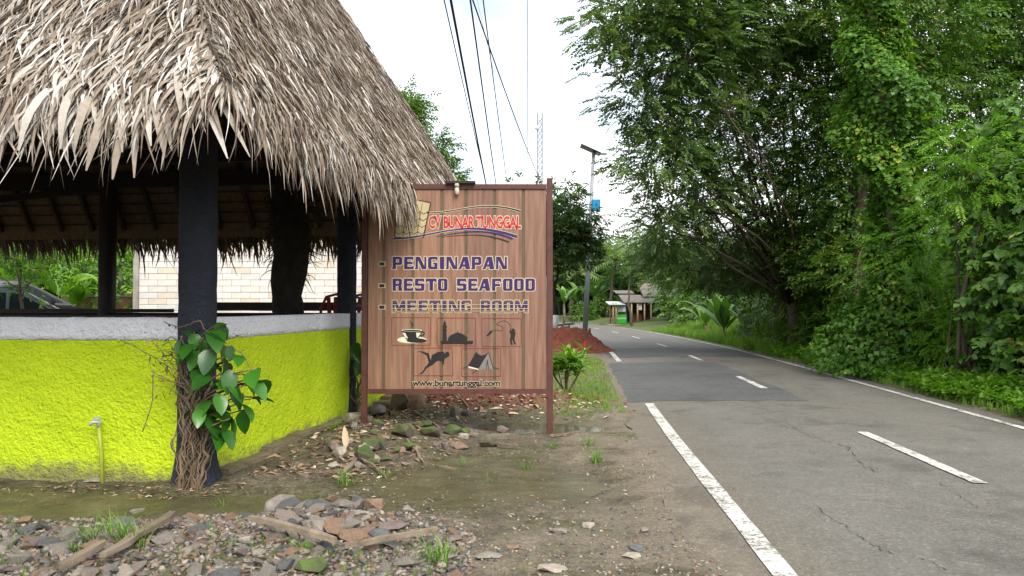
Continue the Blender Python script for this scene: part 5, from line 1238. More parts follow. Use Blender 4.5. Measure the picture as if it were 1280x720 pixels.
# trees behind the pavilion roof
b = gb(520, 392, 40); tree('roadside_tree', 'round-crowned tree rising behind the thatched roof', 'tree', b, at(530, 260, 40), .25,
     [bl(545, 185, 40, .75), bl(540, 203, 40, .8), bl(503, 125, 40, .8), bl(495, 150, 40, 1.3), bl(520, 222, 40, 1.4), bl(556, 228, 40, .7), bl(470, 150, 41, 2)], TWG, G_MID, 34, 16, (1.2, 1.8), .6, seed=52, tip_r=(.35, .35, .25))
for i, (u, v, Y, r, lab) in enumerate(((30, 330, 30, 2.0, 'leafy tree behind the parked car'), (100, 330, 29, 1.7, 'dark tree left of the block wall'), (150, 340, 27.5, 1.2, 'slim leafy tree at the end of the block wall'), (-60, 330, 30, 2.2, 'leafy tree at the far left edge'), (60, 290, 34, 2.5, 'taller tree behind the car'), (140, 290, 34, 2.4, 'taller tree behind the block wall end'),
        (250, 280, 34, 2.2, 'tree top above the left part of the block wall'), (340, 280, 33, 2.2, 'tree top above the middle of the block wall'), (420, 285, 33, 2.2, 'tree top above the right part of the block wall'), (500, 300, 34, 2.4, 'tree behind the pavilion and signboard'))):
    c = at(u, v, Y); rr = random.Random(300 + i); blobs = [((c.x, Y, c.z), (r, r, r * .8))] + [((c.x + rr.uniform(-1, 1) * r, Y + rr.uniform(-.5, .5) * r, c.z + rr.uniform(-1, .4) * r), r * .6) for k in range(4)]
    tree('garden_tree', lab, 'tree', (c.x, Y, hz(c.x, Y)), (c.x, Y, c.z), .13, blobs, TWG, (G_MID, G_DARK, G_BRIGHT)[i % 3] if i < 4 else G_MID, 12, 12, (1.3, 2.0), .5, 'trees behind the pavilion', 310 + i, (.5, .5, .3), twig=False)
# small crooked tree before the car
b = gb(18, 392, 18.9); tree('crooked_sapling', 'small crooked tree standing in front of the parked car', 'tree', b, at(26, 335, 18.9), .055, [bl(15, 318, 19.2, .6), bl(52, 325, 19.3, .55), bl(-20, 330, 19, .6), bl(78, 335, 19.3, .4)], TWG, G_BRIGHT, 20, 12, (.9, 1.3), .5, seed=53, tip_r=(.3, .3, .2))

# ------------------------------------------------------------------ block wall behind the pavilion
WY = 26.0
bw = thing('block_wall', 'pale unplastered block wall behind the pavilion', 'wall', (at(168, 380, WY).x, WY, .5)); bi = Matrix.Translation(-Vector(bw.location))
x0 = at(175, 380, WY).x; x1 = -3.4; ztop = at(300, 304, WY).z; nb = 0
mb = MB(); mb.box(((x0 + x1) / 2, WY + .06, (ztop + .35) / 2), (x1 - x0, .10, ztop - .35)); o = mb.build('mortar_bed', M_MORTAR, bw); o.matrix_parent_inverse = bi
bme = []
for m in M_BLOCKS:
    mb = MB(); mb.box((0, 0, 0), (.592, .10, .193)); me_o = mb.build('block', m, bw, .006); bme.append(me_o.data); bpy.data.objects.remove(me_o)
hme = []
for m in M_BLOCKS:
    mb = MB(); mb.box((0, 0, 0), (.292, .10, .193)); me_o = mb.build('block', m, bw, .006); hme.append(me_o.data); bpy.data.objects.remove(me_o)
rr = random.Random(4); row = 0; z = ztop - .1
while z > .5 and nb < 280:
    x = x0 + (.3 if row % 2 == 0 else .15)
    if row % 2: o = link('block', hme[rr.choice((0, 0, 1, 2))], bw); o.matrix_parent_inverse = bi; o.location = (x0 + .148, WY - .03, z); x = x0 + .6; nb += 1
    while x < x1:
        k = rr.choice((0, 0, 0, 1, 1, 2, 3)) if row else rr.choice((1, 3, 3)); o = link('block', bme[k], bw); o.matrix_parent_inverse = bi
        o.location = (x, WY - .03 + rr.uniform(-.004, .004), z + rr.uniform(-.003, .003)); o.rotation_euler = (0, 0, rr.uniform(-.004, .004)); x += .6; nb += 1
    z -= .2; row += 1
c = at(171.5, 380, WY); mb = MB(); mb.box((c.x, WY, (ztop + .35) / 2 + .05), (.18, .26, ztop - .30)); o = mb.build('column', M_CONC, bw, .01); o.matrix_parent_inverse = bi
mb = MB(); mb.box(((x0 + x1) / 2, WY + .02, ztop + .05), (x1 - x0, .2, .08)); o = mb.build('coping', M_BLOCKS[3], bw, .01); o.matrix_parent_inverse = bi
# low brick parapet left of it
bp = thing('brick_parapet', 'low reddish brick wall beside the parked car', 'wall', (-15, 27.2, .6)); mb = MB(); mb.box((0, 0, .6), (5.2, .18, 1.4)); mb.build('wall', simple('old_brick', (.26, .13, .08), (.16, .08, .05), 9, .9, .5, 40), bp); mb = MB(); mb.box((0, 0, 1.34), (5.3, .24, .09)); mb.build('coping', M_CONC, bp)

# ------------------------------------------------------------------ parked cars
def car(label, loc, rz, paint, scale=1.0):
    root = thing('parked_car', label, 'car', loc, rz, 'parked cars behind the pavilion'); root.scale = (scale,) * 3
    # front is +x; side outline of a family van
    low = [(-2.1, .32), (-2.12, .75), (-2.0, 1.0), (-1.0, 1.02), (.6, .98), (1.25, .92), (1.85, .78), (2.12, .55), (2.1, .32)]
    V = []; ys = (-.84, -.72, .72, .84)
    mb = MB(); mb.prism(low, -.82, .82); mb.build('body', paint, root, .07)
    # cabin: tapered
    bot = [(-2.0, .98), (1.28, .92)]; top = [(-1.85, 1.52), (-1.5, 1.60), (-.2, 1.62), (.22, 1.56)]
    prof = [(-2.0, .98), (-1.92, 1.3), (-1.75, 1.53), (-1.4, 1.61), (-.2, 1.62), (.2, 1.55), (1.28, .93)]
    P = []; n = len(prof)
    for s in (-1, 1):
        for x, z in prof: P.append((x, s * (.80 - .20 * max(0, z - .95) / .65), z))
    mb = MB(); mb.add(P, [tuple(range(n)), tuple(range(2 * n - 1, n - 1, -1))] + [(i, i + n, (i + 1) % n + n, (i + 1) % n) for i in range(n)]); cab = mb.build('cabin', paint, root, .03)
    gl = M_GLASS
    for s in (-1, 1):
        def q(pts): return [(x, s * (.80 - .20 * max(0, z - .95) / .65 + .006), z) for x, z in pts]
        for pts in ([(-1.8, 1.06), (-1.05, 1.06), (-1.05, 1.50), (-1.5, 1.50), (-1.68, 1.42)], [(-.98, 1.06), (-.1, 1.05), (-.1, 1.52), (-.98, 1.51)], [(-.02, 1.05), (.98, 1.03), (.22, 1.48), (-.02, 1.52)]):
            mb = MB(); mb.add(q(pts), [tuple(range(len(pts)))]); mb.build('side_window', gl, root)
        mb = MB(); mb.box((.72, s * .92, 1.08), (.10, .18, .14)); mb.build('mirror', paint, root, .03)
        mb = MB(); mb.box((2.0, s * .6, .68), (.2, .34, .14)); mb.build('headlight', M_PALEP, root, .03)
        for x in (-1.3, 1.35):
            mb = MB(); mb.tube([(x, s * .68, .31), (x, s * .86, .31)], .31, 18); w = mb.build('wheel', M_BLACK, root); mb = MB(); mb.tube([(x, s * .862, .31), (x, s * .872, .31)], .2, 12); mb.build('rim', M_STEEL, w)
    mb = MB(); mb.add([(1.20, -.66, .985), (1.20, .66, .985), (.28, .58, 1.535), (.28, -.58, 1.535)], [(0, 1, 2, 3)]); o = mb.build('windscreen', gl, root); o.location = (.035, 0, .02)
    mb = MB(); mb.box((-.3, .55, 1.655), (1.5, .03, .03)); mb.box((-.3, -.55, 1.655), (1.5, .03, .03)); mb.build('roof_rails', M_DGREY, root)
    return root
M_GLASS = flat('car_glass', (.015, .02, .025), .08); M_SILVER = simple('silver_paint', (.13, .16, .20), (.11, .14, .18), 3, .25, metal=.3); M_DARKCAR = simple('dark_paint', (.015, .018, .022), rough=.2)
car('dark blue-grey family car seen over the low wall at the left edge', (-12.6, 20.2, .52), math.radians(27), M_SILVER, .92)
car('black car parked behind the blue-grey one', (-14.3, 23.4, .60), math.radians(30), M_DARKCAR, 1.05)

# ------------------------------------------------------------------ plastic chairs
def chair(label, loc, rz):
    r = thing('plastic_chair', label, 'chair', loc, rz, 'maroon chairs in the pavilion'); m = simple('maroon_plastic', (.17, .02, .018), (.14, .016, .015), 4, .4) if 'maroon_plastic' not in MATS else MATS['maroon_plastic']
    mb = MB(); mb.box((0, 0, .44), (.42, .42, .03)); mb.build('seat', m, r, .012)
    for sx in (-1, 1):
        for s2 in (-1, 1): mb = MB(); mb.tube([(sx * .21, s2 * .21, 0), (sx * .17, s2 * .17, .43)], [.018, .024], 8); mb.build('leg', m, r)
    arc = [(-.20 + .0, .19, .46), (-.22, .24, .70), (-.14, .27, .88), (0, .28, .92), (.14, .27, .88), (.22, .24, .70), (.20, .19, .46)]
    mb = MB(); mb.tube(arc, .022, 8); mb.build('back_frame', m, r)
    for k in (-.11, 0, .11): mb = MB(); mb.bar((k * .7, .21, .46), (k, .27, .88 if k == 0 else .87), .06, .012, (0, 1, 0)); mb.build('back_slat', m, r)
    return r
p = G(4.95, .55); chair('maroon plastic chair with its back above the side wall', (p.x, p.y, FLOOR), math.radians(200))
p = G(5.25, .35); chair('second maroon plastic chair, farther along the side wall', (p.x, p.y, FLOOR), math.radians(215))

# ------------------------------------------------------------------ tap and pipe
tp_ = gnd(137, 600); tp_ = Vector((tp_.x, 7.26, 0)); pipe = thing('standpipe', 'thin lime-painted water pipe with grey tap against the wall', 'tap', tp_)
mb = MB(); mb.tube([(0, 0, -.1), (-.02, 0, .3), (-.045, 0, .52)], .018, 8); mb.build('pipe', simple('lime_pipe', (.36, .42, .04), (.26, .3, .04), 9, .5), pipe)
mb = MB(); mb.tube([(-.045, 0, .50), (-.045, 0, .55), (-.085, -.04, .55), (-.10, -.05, .52)], [.02, .02, .016, .012], 8); mb.box((-.06, 0, .58), (.07, .02, .018)); mb.build('tap', M_STEEL, pipe)

# ------------------------------------------------------------------ climbers on the posts
def post_vine(label, base, zr, n_stem, leaves, seed, size=.2, r=.16):
    rr = random.Random(seed); root = thing('climbing_vine', label, 'vine', base); B = Vector(base)
    for i in range(n_stem):
        a = rr.uniform(0, 6.28); tw_ = rr.uniform(.003, .015); pts = []; x, y = rr.uniform(-.07, .07), rr.uniform(-.07, .03); z = -.06
        while z < zr * rr.uniform(.85, 1.05): pts.append((x, y, z)); x += rr.uniform(-.045, .045) + tw_ * math.cos(z * 9 + a); y += rr.uniform(-.02, .02); x *= .95; z += .05
        fat = i < 3
        if len(pts) > 3: mb = MB(); mb.tube(pts, [(rr.uniform(.016, .026) if fat else rr.uniform(.003, .009)) * (1 - .4 * k / len(pts)) for k in range(len(pts))], 6); mb.build('dry_stem', M_STEM, root)
    for (dx, dy, dz, az, el, s) in leaves:
        v, f = leaf_oval(size * s, size * s * .66, .16, .22); R = Matrix.Rotation(az, 4, 'Z') @ Matrix.Rotation(el, 4, 'X') @ Matrix.Rotation(rr.uniform(-.5, .5), 4, 'Y')
        me = np_mesh('leaf', [tuple(R @ Vector(p)) for p in v], f, G_VINE, np.full(len(v), rr.choice((.2, .35, .5, .6, .7, .8, .85, 1.0) if rr.random() < .12 else (.2, .35, .5, .6, .7, .85))), True); o = link('leaf', me, root); o.location = (dx, dy, dz)
        mb = MB(); mb.tube(bend((dx * .3, dy * .3, dz - .12), (dx, dy, dz), 5, .1, rr), .006, 5); mb.build('leaf_stalk', M_STEM, root)
    return root
rr = random.Random(77)
lv = []
for (u, v, s) in ((226, 432, .8), (240, 438, 1), (252, 430, 1.2), (268, 420, 1.3), (276, 412, 1.0), (256, 450, 1.1), (248, 468, 1.2), (262, 478, 1.1), (270, 462, 1), (280, 455, 1.0), (290, 440, .7), (298, 452, .9), (288, 470, 1.1), (302, 475, 1.2), (310, 482, 1.3), (318, 470, 1.3), (272, 500, 1), (262, 508, 1.1), (280, 520, 1.2), (288, 528, 1.4), (300, 512, 1.2), (306, 520, 1.1), (256, 530, 1.1), (270, 540, 1.2), (280, 545, 1.0), (250, 520, .9), (245, 452, .8), (296, 490, .9), (284, 490, 1.0), (230, 450, .7), (304, 500, .8), (275, 436, 1.0), (264, 444, 1.2), (240, 425, 1.0)):
    p = at(u, v - 8, 6.98 - rr.uniform(-.06, .14)); lv.append((p.x + 2.80, p.y - 7.02, p.z, rr.uniform(2.2, 4.8) + (-.5 if u < 250 else .3), rr.uniform(-1.5, -.3), s))
    p = at(u + rr.uniform(-16, 14), v - 8 + rr.uniform(-14, 14), 7.0 - rr.uniform(-.05, .12)); lv.append((p.x + 2.80, p.y - 7.02, p.z, rr.uniform(0, 6.28), rr.uniform(-1.2, .3), s * rr.uniform(.55, .95)))
post_vine('large heart-leaved vine with dry stems on the near corner post', (-2.80, 7.02, 0), 1.18, 42, lv, 78, .20)
# sparse wiry side shoots
vine = [o for o in bpy.data.objects if o.name.startswith('climbing_vine')][0]
for q in (((228, 470), (190, 445), (150, 425)), ((232, 480), (190, 470), (192, 500), (178, 540)), ((235, 440), (215, 420), (203, 432)), ((262, 420), (250, 400), (225, 410), (205, 402)), ((270, 430), (300, 440), (322, 470))):
    P = [at(u, v, 6.9) - Vector((-2.80, 7.02, 0)) for u, v in q]; pts = []
    for i in range(len(P) - 1): pts += [P[i].lerp(P[i + 1], k / 4) + Vector((rr.uniform(-.01, .01), 0, rr.uniform(-.01, .01))) for k in range(4)]
    mb = MB(); mb.tube(pts + [P[-1]], .0045, 5); mb.build('side_shoot', M_STEM, vine)
    for pp in pts[3::2]:
        v, f = leaf_tri(rr.uniform(.03, .06), .022); R = Matrix.Rotation(rr.uniform(0, 6.28), 4, 'Z') @ Matrix.Rotation(rr.uniform(-1, .3), 4, 'X'); o = link('small_leaf', np_mesh('small_leaf', [tuple(R @ Vector(p_)) for p_ in v], f, G_VINE, [.5] * 4), vine); o.location = pp
for k in range(60):
    p = at(rr.gauss(212, 16), rr.gauss(460, 22), 6.95 + rr.uniform(-.06, .06)) - Vector((-2.80, 7.02, 0)); v, f = leaf_tri(rr.uniform(.03, .08), rr.uniform(.015, .03)); R = Matrix.Rotation(rr.uniform(0, 6.28), 4, 'Z') @ Matrix.Rotation(rr.uniform(-1.4, .6), 4, 'X')
    o = link('small_leaf', np_mesh('small_leaf', [tuple(R @ Vector(p_)) for p_ in v], f, (M_LEAFDRY, G_MID)[k % 2], [rr.uniform(.1, .6)] * 4), vine); o.location = p
for k in range(12):
    a_ = at(235, rr.uniform(445, 500), 6.93) - Vector((-2.80, 7.02, 0)); b_ = at(rr.uniform(186, 215), rr.uniform(425, 495), 6.93) - Vector((-2.80, 7.02, 0)); mb = MB(); mb.tube(bend(a_, b_, 7, .15, rr), .003, 4, False); mb.build('side_shoot', M_STEM, vine)
p4 = G(4.0, -.16); lv = []
for (u, v, s) in ((447, 432, 1), (456, 440, 1.2), (462, 452, 1.3), (470, 455, 1.2), (452, 452, 1), (445, 442, .9), (458, 462, 1.0), (474, 460, .8)):
    p = at(u, v - 5, p4.y - .15); lv.append((p.x - p4.x, p.y - p4.y, p.z, rr.uniform(2.6, 4.0), rr.uniform(-1.3, -.4), s))
post_vine('small vine with glossy leaves on the post beside the signboard', (p4.x, p4.y, hz(p4.x, p4.y) - .02), 1.0, 14, lv, 79, .26)

# ------------------------------------------------------------------ ornamental plant right of the sign
b = gnd(708, 500); root = thing('ornamental_plant', 'bushy plant with long yellow-green leaves right of the signboard', 'plant', (b.x, b.y, hz(b.x, b.y))); rr = random.Random(8)
for i in range(13):
    a = rr.uniform(0, 6.28); tip = Vector((math.cos(a) * rr.uniform(.1, .46), math.sin(a) * rr.uniform(.1, .35), rr.uniform(.42, .80))); mb = MB(); mb.tube(bend((0, 0, -.04), tip, 5, .08, rr), [.014, .012, .010, .009, .007], 6); mb.build('stem', M_STEM, root)
    for k in range(15):
        az = k * 2.4; v, f = leaf_oval(rr.uniform(.20, .34), rr.uniform(.045, .070), .2, .35); R = Matrix.Rotation(az, 4, 'Z') @ Matrix.Rotation(rr.uniform(.1, 1.1), 4, 'X')
        o = link('leaf', np_mesh('leaf', [tuple(R @ Vector(p_)) for p_ in v], f, G_BRIGHT, np.full(len(v), min(1, max(0, .25 + .6 * k / 15 + rr.uniform(-.15, .15)))), True), root); o.location = tip * (1 - .45 * (1 - k / 15))

# ------------------------------------------------------------------ red soil pile
b = gnd(722, 443); n = 60; xs = np.linspace(-2.0, 2.2, n); ys = np.linspace(-1.6, 1.6, 44); X, Yg = np.meshgrid(xs, ys)
H = .78 * np.exp(-((X + .35) / .9) ** 2 - (Yg / .75) ** 2) + .42 * np.exp(-((X - .55) / .65) ** 2 - ((Yg - .1) / .7) ** 2) + .3 * np.exp(-((X + 1.2) / .7) ** 2 - (Yg / .7) ** 2)
H = H + (.045 * field(X, Yg, .35, 1) + .025 * field(X, Yg, .13, 2)) * np.clip(H * 4, 0, 1) - .05
idx = np.arange(n * 44).reshape(44, n); F = np.stack([idx[:-1, :-1], idx[:-1, 1:], idx[1:, 1:], idx[1:, :-1]], -1).reshape(-1, 4)
sp = link('soil_pile', np_mesh('soil_pile', np.stack([X, Yg, H], -1).reshape(-1, 3), F, M_REDSOIL, smooth=True)); sp.location = (b.x, b.y + 1.4, 0); tag(sp, 'pile of red soil at the left road edge', 'soil pile')

# ------------------------------------------------------------------ solar street lamp, bollards, planter, stake
LY = 35.0; lb = at(730.5, 420, LY); lt = at(742, 188, LY); lamp = thing('street_lamp', 'tall grey solar street lamp with blue box on its post', 'street lamp', (lb.x, LY, 0)); B = Vector(lamp.location)
mb = MB(); mb.tube([(0, 0, -.1), (lt.x - B.x, 0, lt.z)], [.12, .075], 10); mb.build('post', simple('lamp_paint', (.27, .29, .31), (.22, .24, .26), 6, .5), lamp)
c = at(738, 187.5, LY) - B; mb = MB(); R = Matrix.Rotation(.42, 3, 'Y'); mb.box(c, (.95, .7, .05), R); mb.build('solar_panel', M_PANEL, lamp)
c = at(745, 196, LY) - B; mb = MB(); mb.tube([at(742, 194, LY) - B, at(752, 192, LY - .6) - B], .03, 6); mb.build('lamp_arm', M_STEEL, lamp); c = at(753, 192.5, LY - .6) - B; mb = MB(); mb.box(c, (.38, .14, .06)); mb.build('lamp_head', M_DGREY, lamp, .01)
c = at(744.8, 257, LY) - B; mb = MB(); mb.box(c + Vector((0, -.12, 0)), (.36, .28, .50)); mb.build('battery_box', M_BLUE, lamp, .02)
mb = MB(); mb.box(c + Vector((0, -.12, 0)), (.08, .30, .10)); mb.build('box_latch', M_DGREY, lamp)
mb = MB(); mb.box((0, 0, .12), (.4, .4, .3)); mb.build('footing', M_CONC, lamp)
for i, u in enumerate((733.2, 737.0)):
    p = at(u, 418, 33.2); r = thing('bollard', ('yellow and black striped bollard nearest the lamp post', 'yellow and black striped bollard nearest the road')[i], 'bollard', (p.x, 33.2, 0), 0, 'striped bollards')
    for k, (z0_, z1_, m) in enumerate(((-.05, .18, M_BLACK), (.18, .36, M_YELLOW), (.36, .52, M_BLACK), (.52, .66, M_MAROONP))): mb = MB(); mb.tube([(0, 0, z0_), (0, 0, z1_)], .05, 10); mb.build('band', m, r)
p = at(719, 412, 38); r = thing('concrete_box', 'low grey concrete box behind the soil pile', 'concrete box', (p.x, 38, 0))
for x_, y_, sx, sy_ in ((-.3, 0, .1, .5), (.3, 0, .1, .5), (0, -.2, .5, .1), (0, .2, .5, .1)): mb = MB(); mb.box((x_, y_, .25), (sx, sy_, .6)); mb.build('side', M_CONC, r, .01)
mb = MB(); mb.box((0, 0, .50), (.5, .3, .06)); mb.build('slab', M_CONC, r)
p = gnd(731, 446); r = thing('marker_stake', 'short red and white stake in front of the soil pile', 'stake', (p.x, p.y, 0)); mb = MB(); mb.box((0, 0, .12), (.05, .05, .3)); mb.build('white_part', M_WHITEP, r); mb = MB(); mb.box((0, 0, .37), (.05, .05, .2)); mb.build('red_part', M_RED, r)
p = at(705, 404, 46); r = thing('barrier_pole', 'dark fallen pole lying left of the lamp post', 'pole', (p.x, 46, .5)); mb = MB(); mb.tube([(-1.6, 0, -.15), (.6, 0, .08)], .06, 8); mb.build('pole', M_DARKWOOD, r); mb = MB(); mb.tube([(-1.2, 0, -.6), (-1.2, 0, -.1)], .05, 8); mb.build('support', M_DARKWOOD, r); mb = MB(); mb.tube([(.3, 0, -.6), (.3, 0, .02)], .05, 8); mb.build('support', M_DARKWOOD, r)

# ------------------------------------------------------------------ utility poles and cables
def upole(label, x, y, h, arm, az=0.0):
    r = thing('utility_pole', label, 'utility pole', (x, y, 0), 0, 'utility poles'); mb = MB(); mb.tube([(0, 0, -.2), (0, 0, h)], [.14, .09], 10); mb.build('pole', M_CONC, r)
    mb = MB(); mb.box((0, 0, h - .35), (arm, .10, .10)); mb.build('crossarm', M_DGREY, r)
    for k in range(4): mb = MB(); mb.tube([(-arm * .45 + arm * .3 * k, 0, h - .3), (-arm * .45 + arm * .3 * k, 0, h - .12)], [.04, .025], 8); mb.build('insulator', M_CONC, r)
upole('concrete utility pole behind the signboard, farther one', .3, 60, at(640, 292, 60).z, 2.6); upole('concrete utility pole behind the right part of the signboard', at(681, 245, 45).x, 45, at(681, 240, 45).z, .5)
cab = [((565, 0), (609, 228), 300, 60, .030, 'thick twisted black power cable, heaviest of the bundle'), ((557, 0), (606, 212), 300, 60, .014, 'thin cable at the far left of the bundle'), ((589, 0), (621, 228), 300, 60, .020, 'twisted black cable right of the thick one'),
       ((605, 0), (635, 228), 300, 60, .014, 'thin dark cable in the middle of the sky'), ((595, 0), (673, 215), 245, 45, .018, 'dark cable slanting across the others towards the lattice tower'), ((620, 0), (668, 150), 282, 60, .004, 'faint thin wire right of the bundle'), ((659, 0), (659.5, 228), 296, 60, .009, 'pale wire that looks vertical above the signboard')]
for (a0, a1, vend, Yend, rad, lab) in cab:
    k = (a1[0] - a0[0]) / (a1[1] - a0[1]); ue = a1[0] + k * (vend - a1[1]); E = at(ue if lab[:5] != 'faint' else 665, vend, Yend); us = a0[0] - k * 260; S_ = at(us, -260, 10.5)
    n = 40; pts = [S_.lerp(E, (i / n) ** 1.6) - Vector((0, 0, .35 * math.sin(math.pi * (i / n) ** 1.6))) for i in range(n + 1)]
    mb = MB(); mb.tube(pts, rad, 6); tag(mb.build('power_cable', M_BLACK if 'pale' not in lab and 'faint' not in lab else M_STEEL), lab, 'cable', 'overhead cables')
# ------------------------------------------------------------------ lattice tower far off
M_TOWER = flat('tower_steel', (.15, .16, .175)); TY = 230.0; t0 = at(675, 385, TY); ht = at(675, 141, TY).z; tw = thing('lattice_tower', 'slender lattice radio tower far behind the signboard', 'tower', (t0.x, TY, 0))
def tw_w(z): return 3.4 - 2.0 * min(1, z / (ht * .6))
cr = [(-1, -1), (1, -1), (1, 1), (-1, 1)]
for sx, s2 in cr:
    mb = MB(); mb.tube([(sx * tw_w(z) / 2, s2 * tw_w(z) / 2, z) for z in (0, ht * .3, ht * .6, ht)], .13, 6); mb.build('leg', M_TOWER, tw)
mb = MB(); z = 0; k = 0
while z < ht - 1.5:
    z2 = z + 1.8; a_, b_ = tw_w(z) / 2, tw_w(z2) / 2
    for i in range(4):
        p, q = cr[i], cr[(i + 1) % 4]
        mb.tube([(p[0] * a_, p[1] * a_, z), (q[0] * b_, q[1] * b_, z2)], .05, 4, False); mb.tube([(q[0] * a_, q[1] * a_, z), (p[0] * b_, p[1] * b_, z2)], .05, 4, False); mb.tube([(p[0] * a_, p[1] * a_, z), (q[0] * a_, q[1] * a_, z)], .05, 4, False)
    z = z2
mb.build('bracing', M_TOWER, tw)
for i in range(3): mb = MB(); mb.box((math.cos(i * 2.1) * .9, math.sin(i * 2.1) * .9, ht - .8 - i * .3), (.3, .3, 2.0)); mb.build('antenna', M_WHITEP, tw)
mb = MB(); mb.tube([(-.9, -1.0, ht - 4.5), (-.9, -1.25, ht - 4.5)], [.7, .7], 12); mb.build('dish', M_WHITEP, tw)

# ------------------------------------------------------------------ roadside shop
HY = 66.0; sc_ = HY / FPX
def hx(u): return at(u, 382, HY).x
def hzv(v): return at(640, v, HY).z
shop = thing('roadside_shop', 'small wooden roadside shop with grey roofs at the bend', 'shop', (hx(805), HY, 0)); si = Matrix.Translation(-Vector(shop.location))
def SB(mb, name, mat, parent=shop, bevel=0): o = mb.build(name, mat, parent, bevel); o.matrix_parent_inverse = si if parent is shop else Matrix(); return o
M_ROOF = simple('roof_sheet', (.17, .15, .135), (.11, .095, .085), 2, .8, .3, 20); M_TIN = simple('tin_sheet', (.46, .5, .52), (.36, .4, .42), 3, .5); M_BOARD = simple('shop_boards', (.16, .07, .05), (.10, .04, .03), 6, .8); M_SHOPWALL = simple('grey_render', (.26, .25, .235), (.18, .17, .155), 2, .9)
M_INN = simple('dim_boards', (.05, .04, .035), rough=.9); M_BAMB = simple('bamboo_post', (.35, .26, .15), (.25, .18, .10), 5, .6)
def roof_sheet(name, u0, v0, u1, v1, y0, y1, mat):
    """A thin pitched sheet: low edge at (v0,y0) near, high edge (v1,y1) far."""
    mb = MB(); z0, z1 = hzv(v0), hzv(v1); a, b, c2, d = (hx(u0), y0, z0), (hx(u1), y0, z0), (hx(u1), y1, z1), (hx(u0), y1, z1)
    T = [(p[0], p[1], p[2] + .06) for p in (a, b, c2, d)]; mb.add([a, b, c2, d] + T, [(0, 1, 2, 3), (4, 5, 6, 7), (0, 1, 5, 4), (1, 2, 6, 5), (2, 3, 7, 6), (3, 0, 4, 7)]); return SB(mb, name, mat)
roof_sheet('awning', 759, 381.2, 779, 377.5, HY - 1.3, HY + 1.4, M_TIN)
roof_sheet('roof', 777, 378.5, 822, 369, HY - 1.2, HY + 2.0, M_ROOF)
roof_sheet('roof', 806, 371, 858, 353, HY + .6, HY + 4.2, M_ROOF); roof_sheet('roof', 776, 366.5, 800, 362.5, HY + 3, HY + 5, M_ROOF)
for u in (764.5, 768, 787, 794.5, 803, 811): mb = MB(); mb.tube([(hx(u), HY - 1.05, -.1), (hx(u), HY - 1.05, hzv(378.5))], .07, 8); SB(mb, 'post', M_BAMB)
for u in (765, 775): mb = MB(); mb.tube([(hx(u), HY + 1.2, -.1), (hx(u), HY + 1.2, hzv(378))], .06, 8); SB(mb, 'post', M_BAMB)
mb = MB(); mb.box(((hx(780) + hx(846)) / 2, HY + 2.1, 1.0), (hx(846) - hx(780), .1, 2.0)); SB(mb, 'back_wall', M_INN)
mb = MB(); mb.box(((hx(812) + hx(848)) / 2, HY - .9, .32), (hx(848) - hx(812), .14, .72)); SB(mb, 'low_wall', M_SHOPWALL)
mb = MB(); mb.box(((hx(845) + hx(872)) / 2, HY + .2, 1.05), (hx(872) - hx(845), .16, 2.3)); SB(mb, 'wall', M_SHOPWALL)
mb = MB(); mb.box(((hx(789) + hx(802)) / 2, HY - .2, .45), (hx(802) - hx(789), .1, .95)); SB(mb, 'counter', M_BOARD)
mb = MB(); mb.box(((hx(778) + hx(786)) / 2, HY + .9, .9), (hx(786) - hx(778), .1, 1.9)); SB(mb, 'side_panel', M_SHOPWALL)
mb = MB(); mb.box((hx(797), HY - .9, hzv(383)), (.42, .03, .55)); SB(mb, 'hanging_cloth', M_WHITEP)
mb = MB(); mb.box(((hx(757) + hx(850)) / 2, HY - .2, .02), (hx(850) - hx(757), 3.2, .12)); SB(mb, 'floor', M_CONC)
cart = thing('food_cart', 'bright green and white cart under the shop awning', 'cart', (hx(775.5), HY - .6, .08)); M_GRN = flat('cart_green', (.03, .36, .02))
mb = MB(); mb.box((0, 0, .22), (.74, .5, .36)); mb.build('base', M_GRN, cart, .01); mb = MB(); mb.box((0, 0, .49), (.73, .49, .16)); mb.build('panel', simple('cart_pale', (.3, .5, .28)), cart); mb = MB(); mb.box((0, 0, .68), (.76, .52, .2)); mb.build('top', M_GRN, cart, .01)
for k in (-.3, .3): mb = MB(); mb.tube([(k, -.2, .78), (k, -.2, 1.5)], .02, 6); mb.build('upright', M_STEEL, cart)
mb = MB(); mb.box((0, -.2, 1.25), (.62, .03, .45)); mb.build('glass_case', M_TIN, cart)
b = at(791, 408, 60); root = tree('slim_tree', 'slim bare-trunked tree in front of the shop', 'tree', (b.x, 60, 0), at(789.5, 330, 60), .10, [bl(790, 315, 60, 1.2), bl(800, 335, 60, .8), bl(780, 325, 60, .9)], FARS, G_FAR, 6, 8, (.5, .8), .55, seed=57, twig=False)
b = gb(866, 404, 55); tree('overhanging_tree', 'light green spreading young tree over the shop corner', 'tree', b, at(862, 385, 55), .09, [bl(846, 380, 55, .7), bl(858, 368, 55, .9), bl(875, 362, 54, 1.1), bl(870, 385, 55, .7)], FARS, G_BRIGHT, 9, 9, (.35, .6), .55, seed=58, twig=False)
p = at(830, 408, 62); 

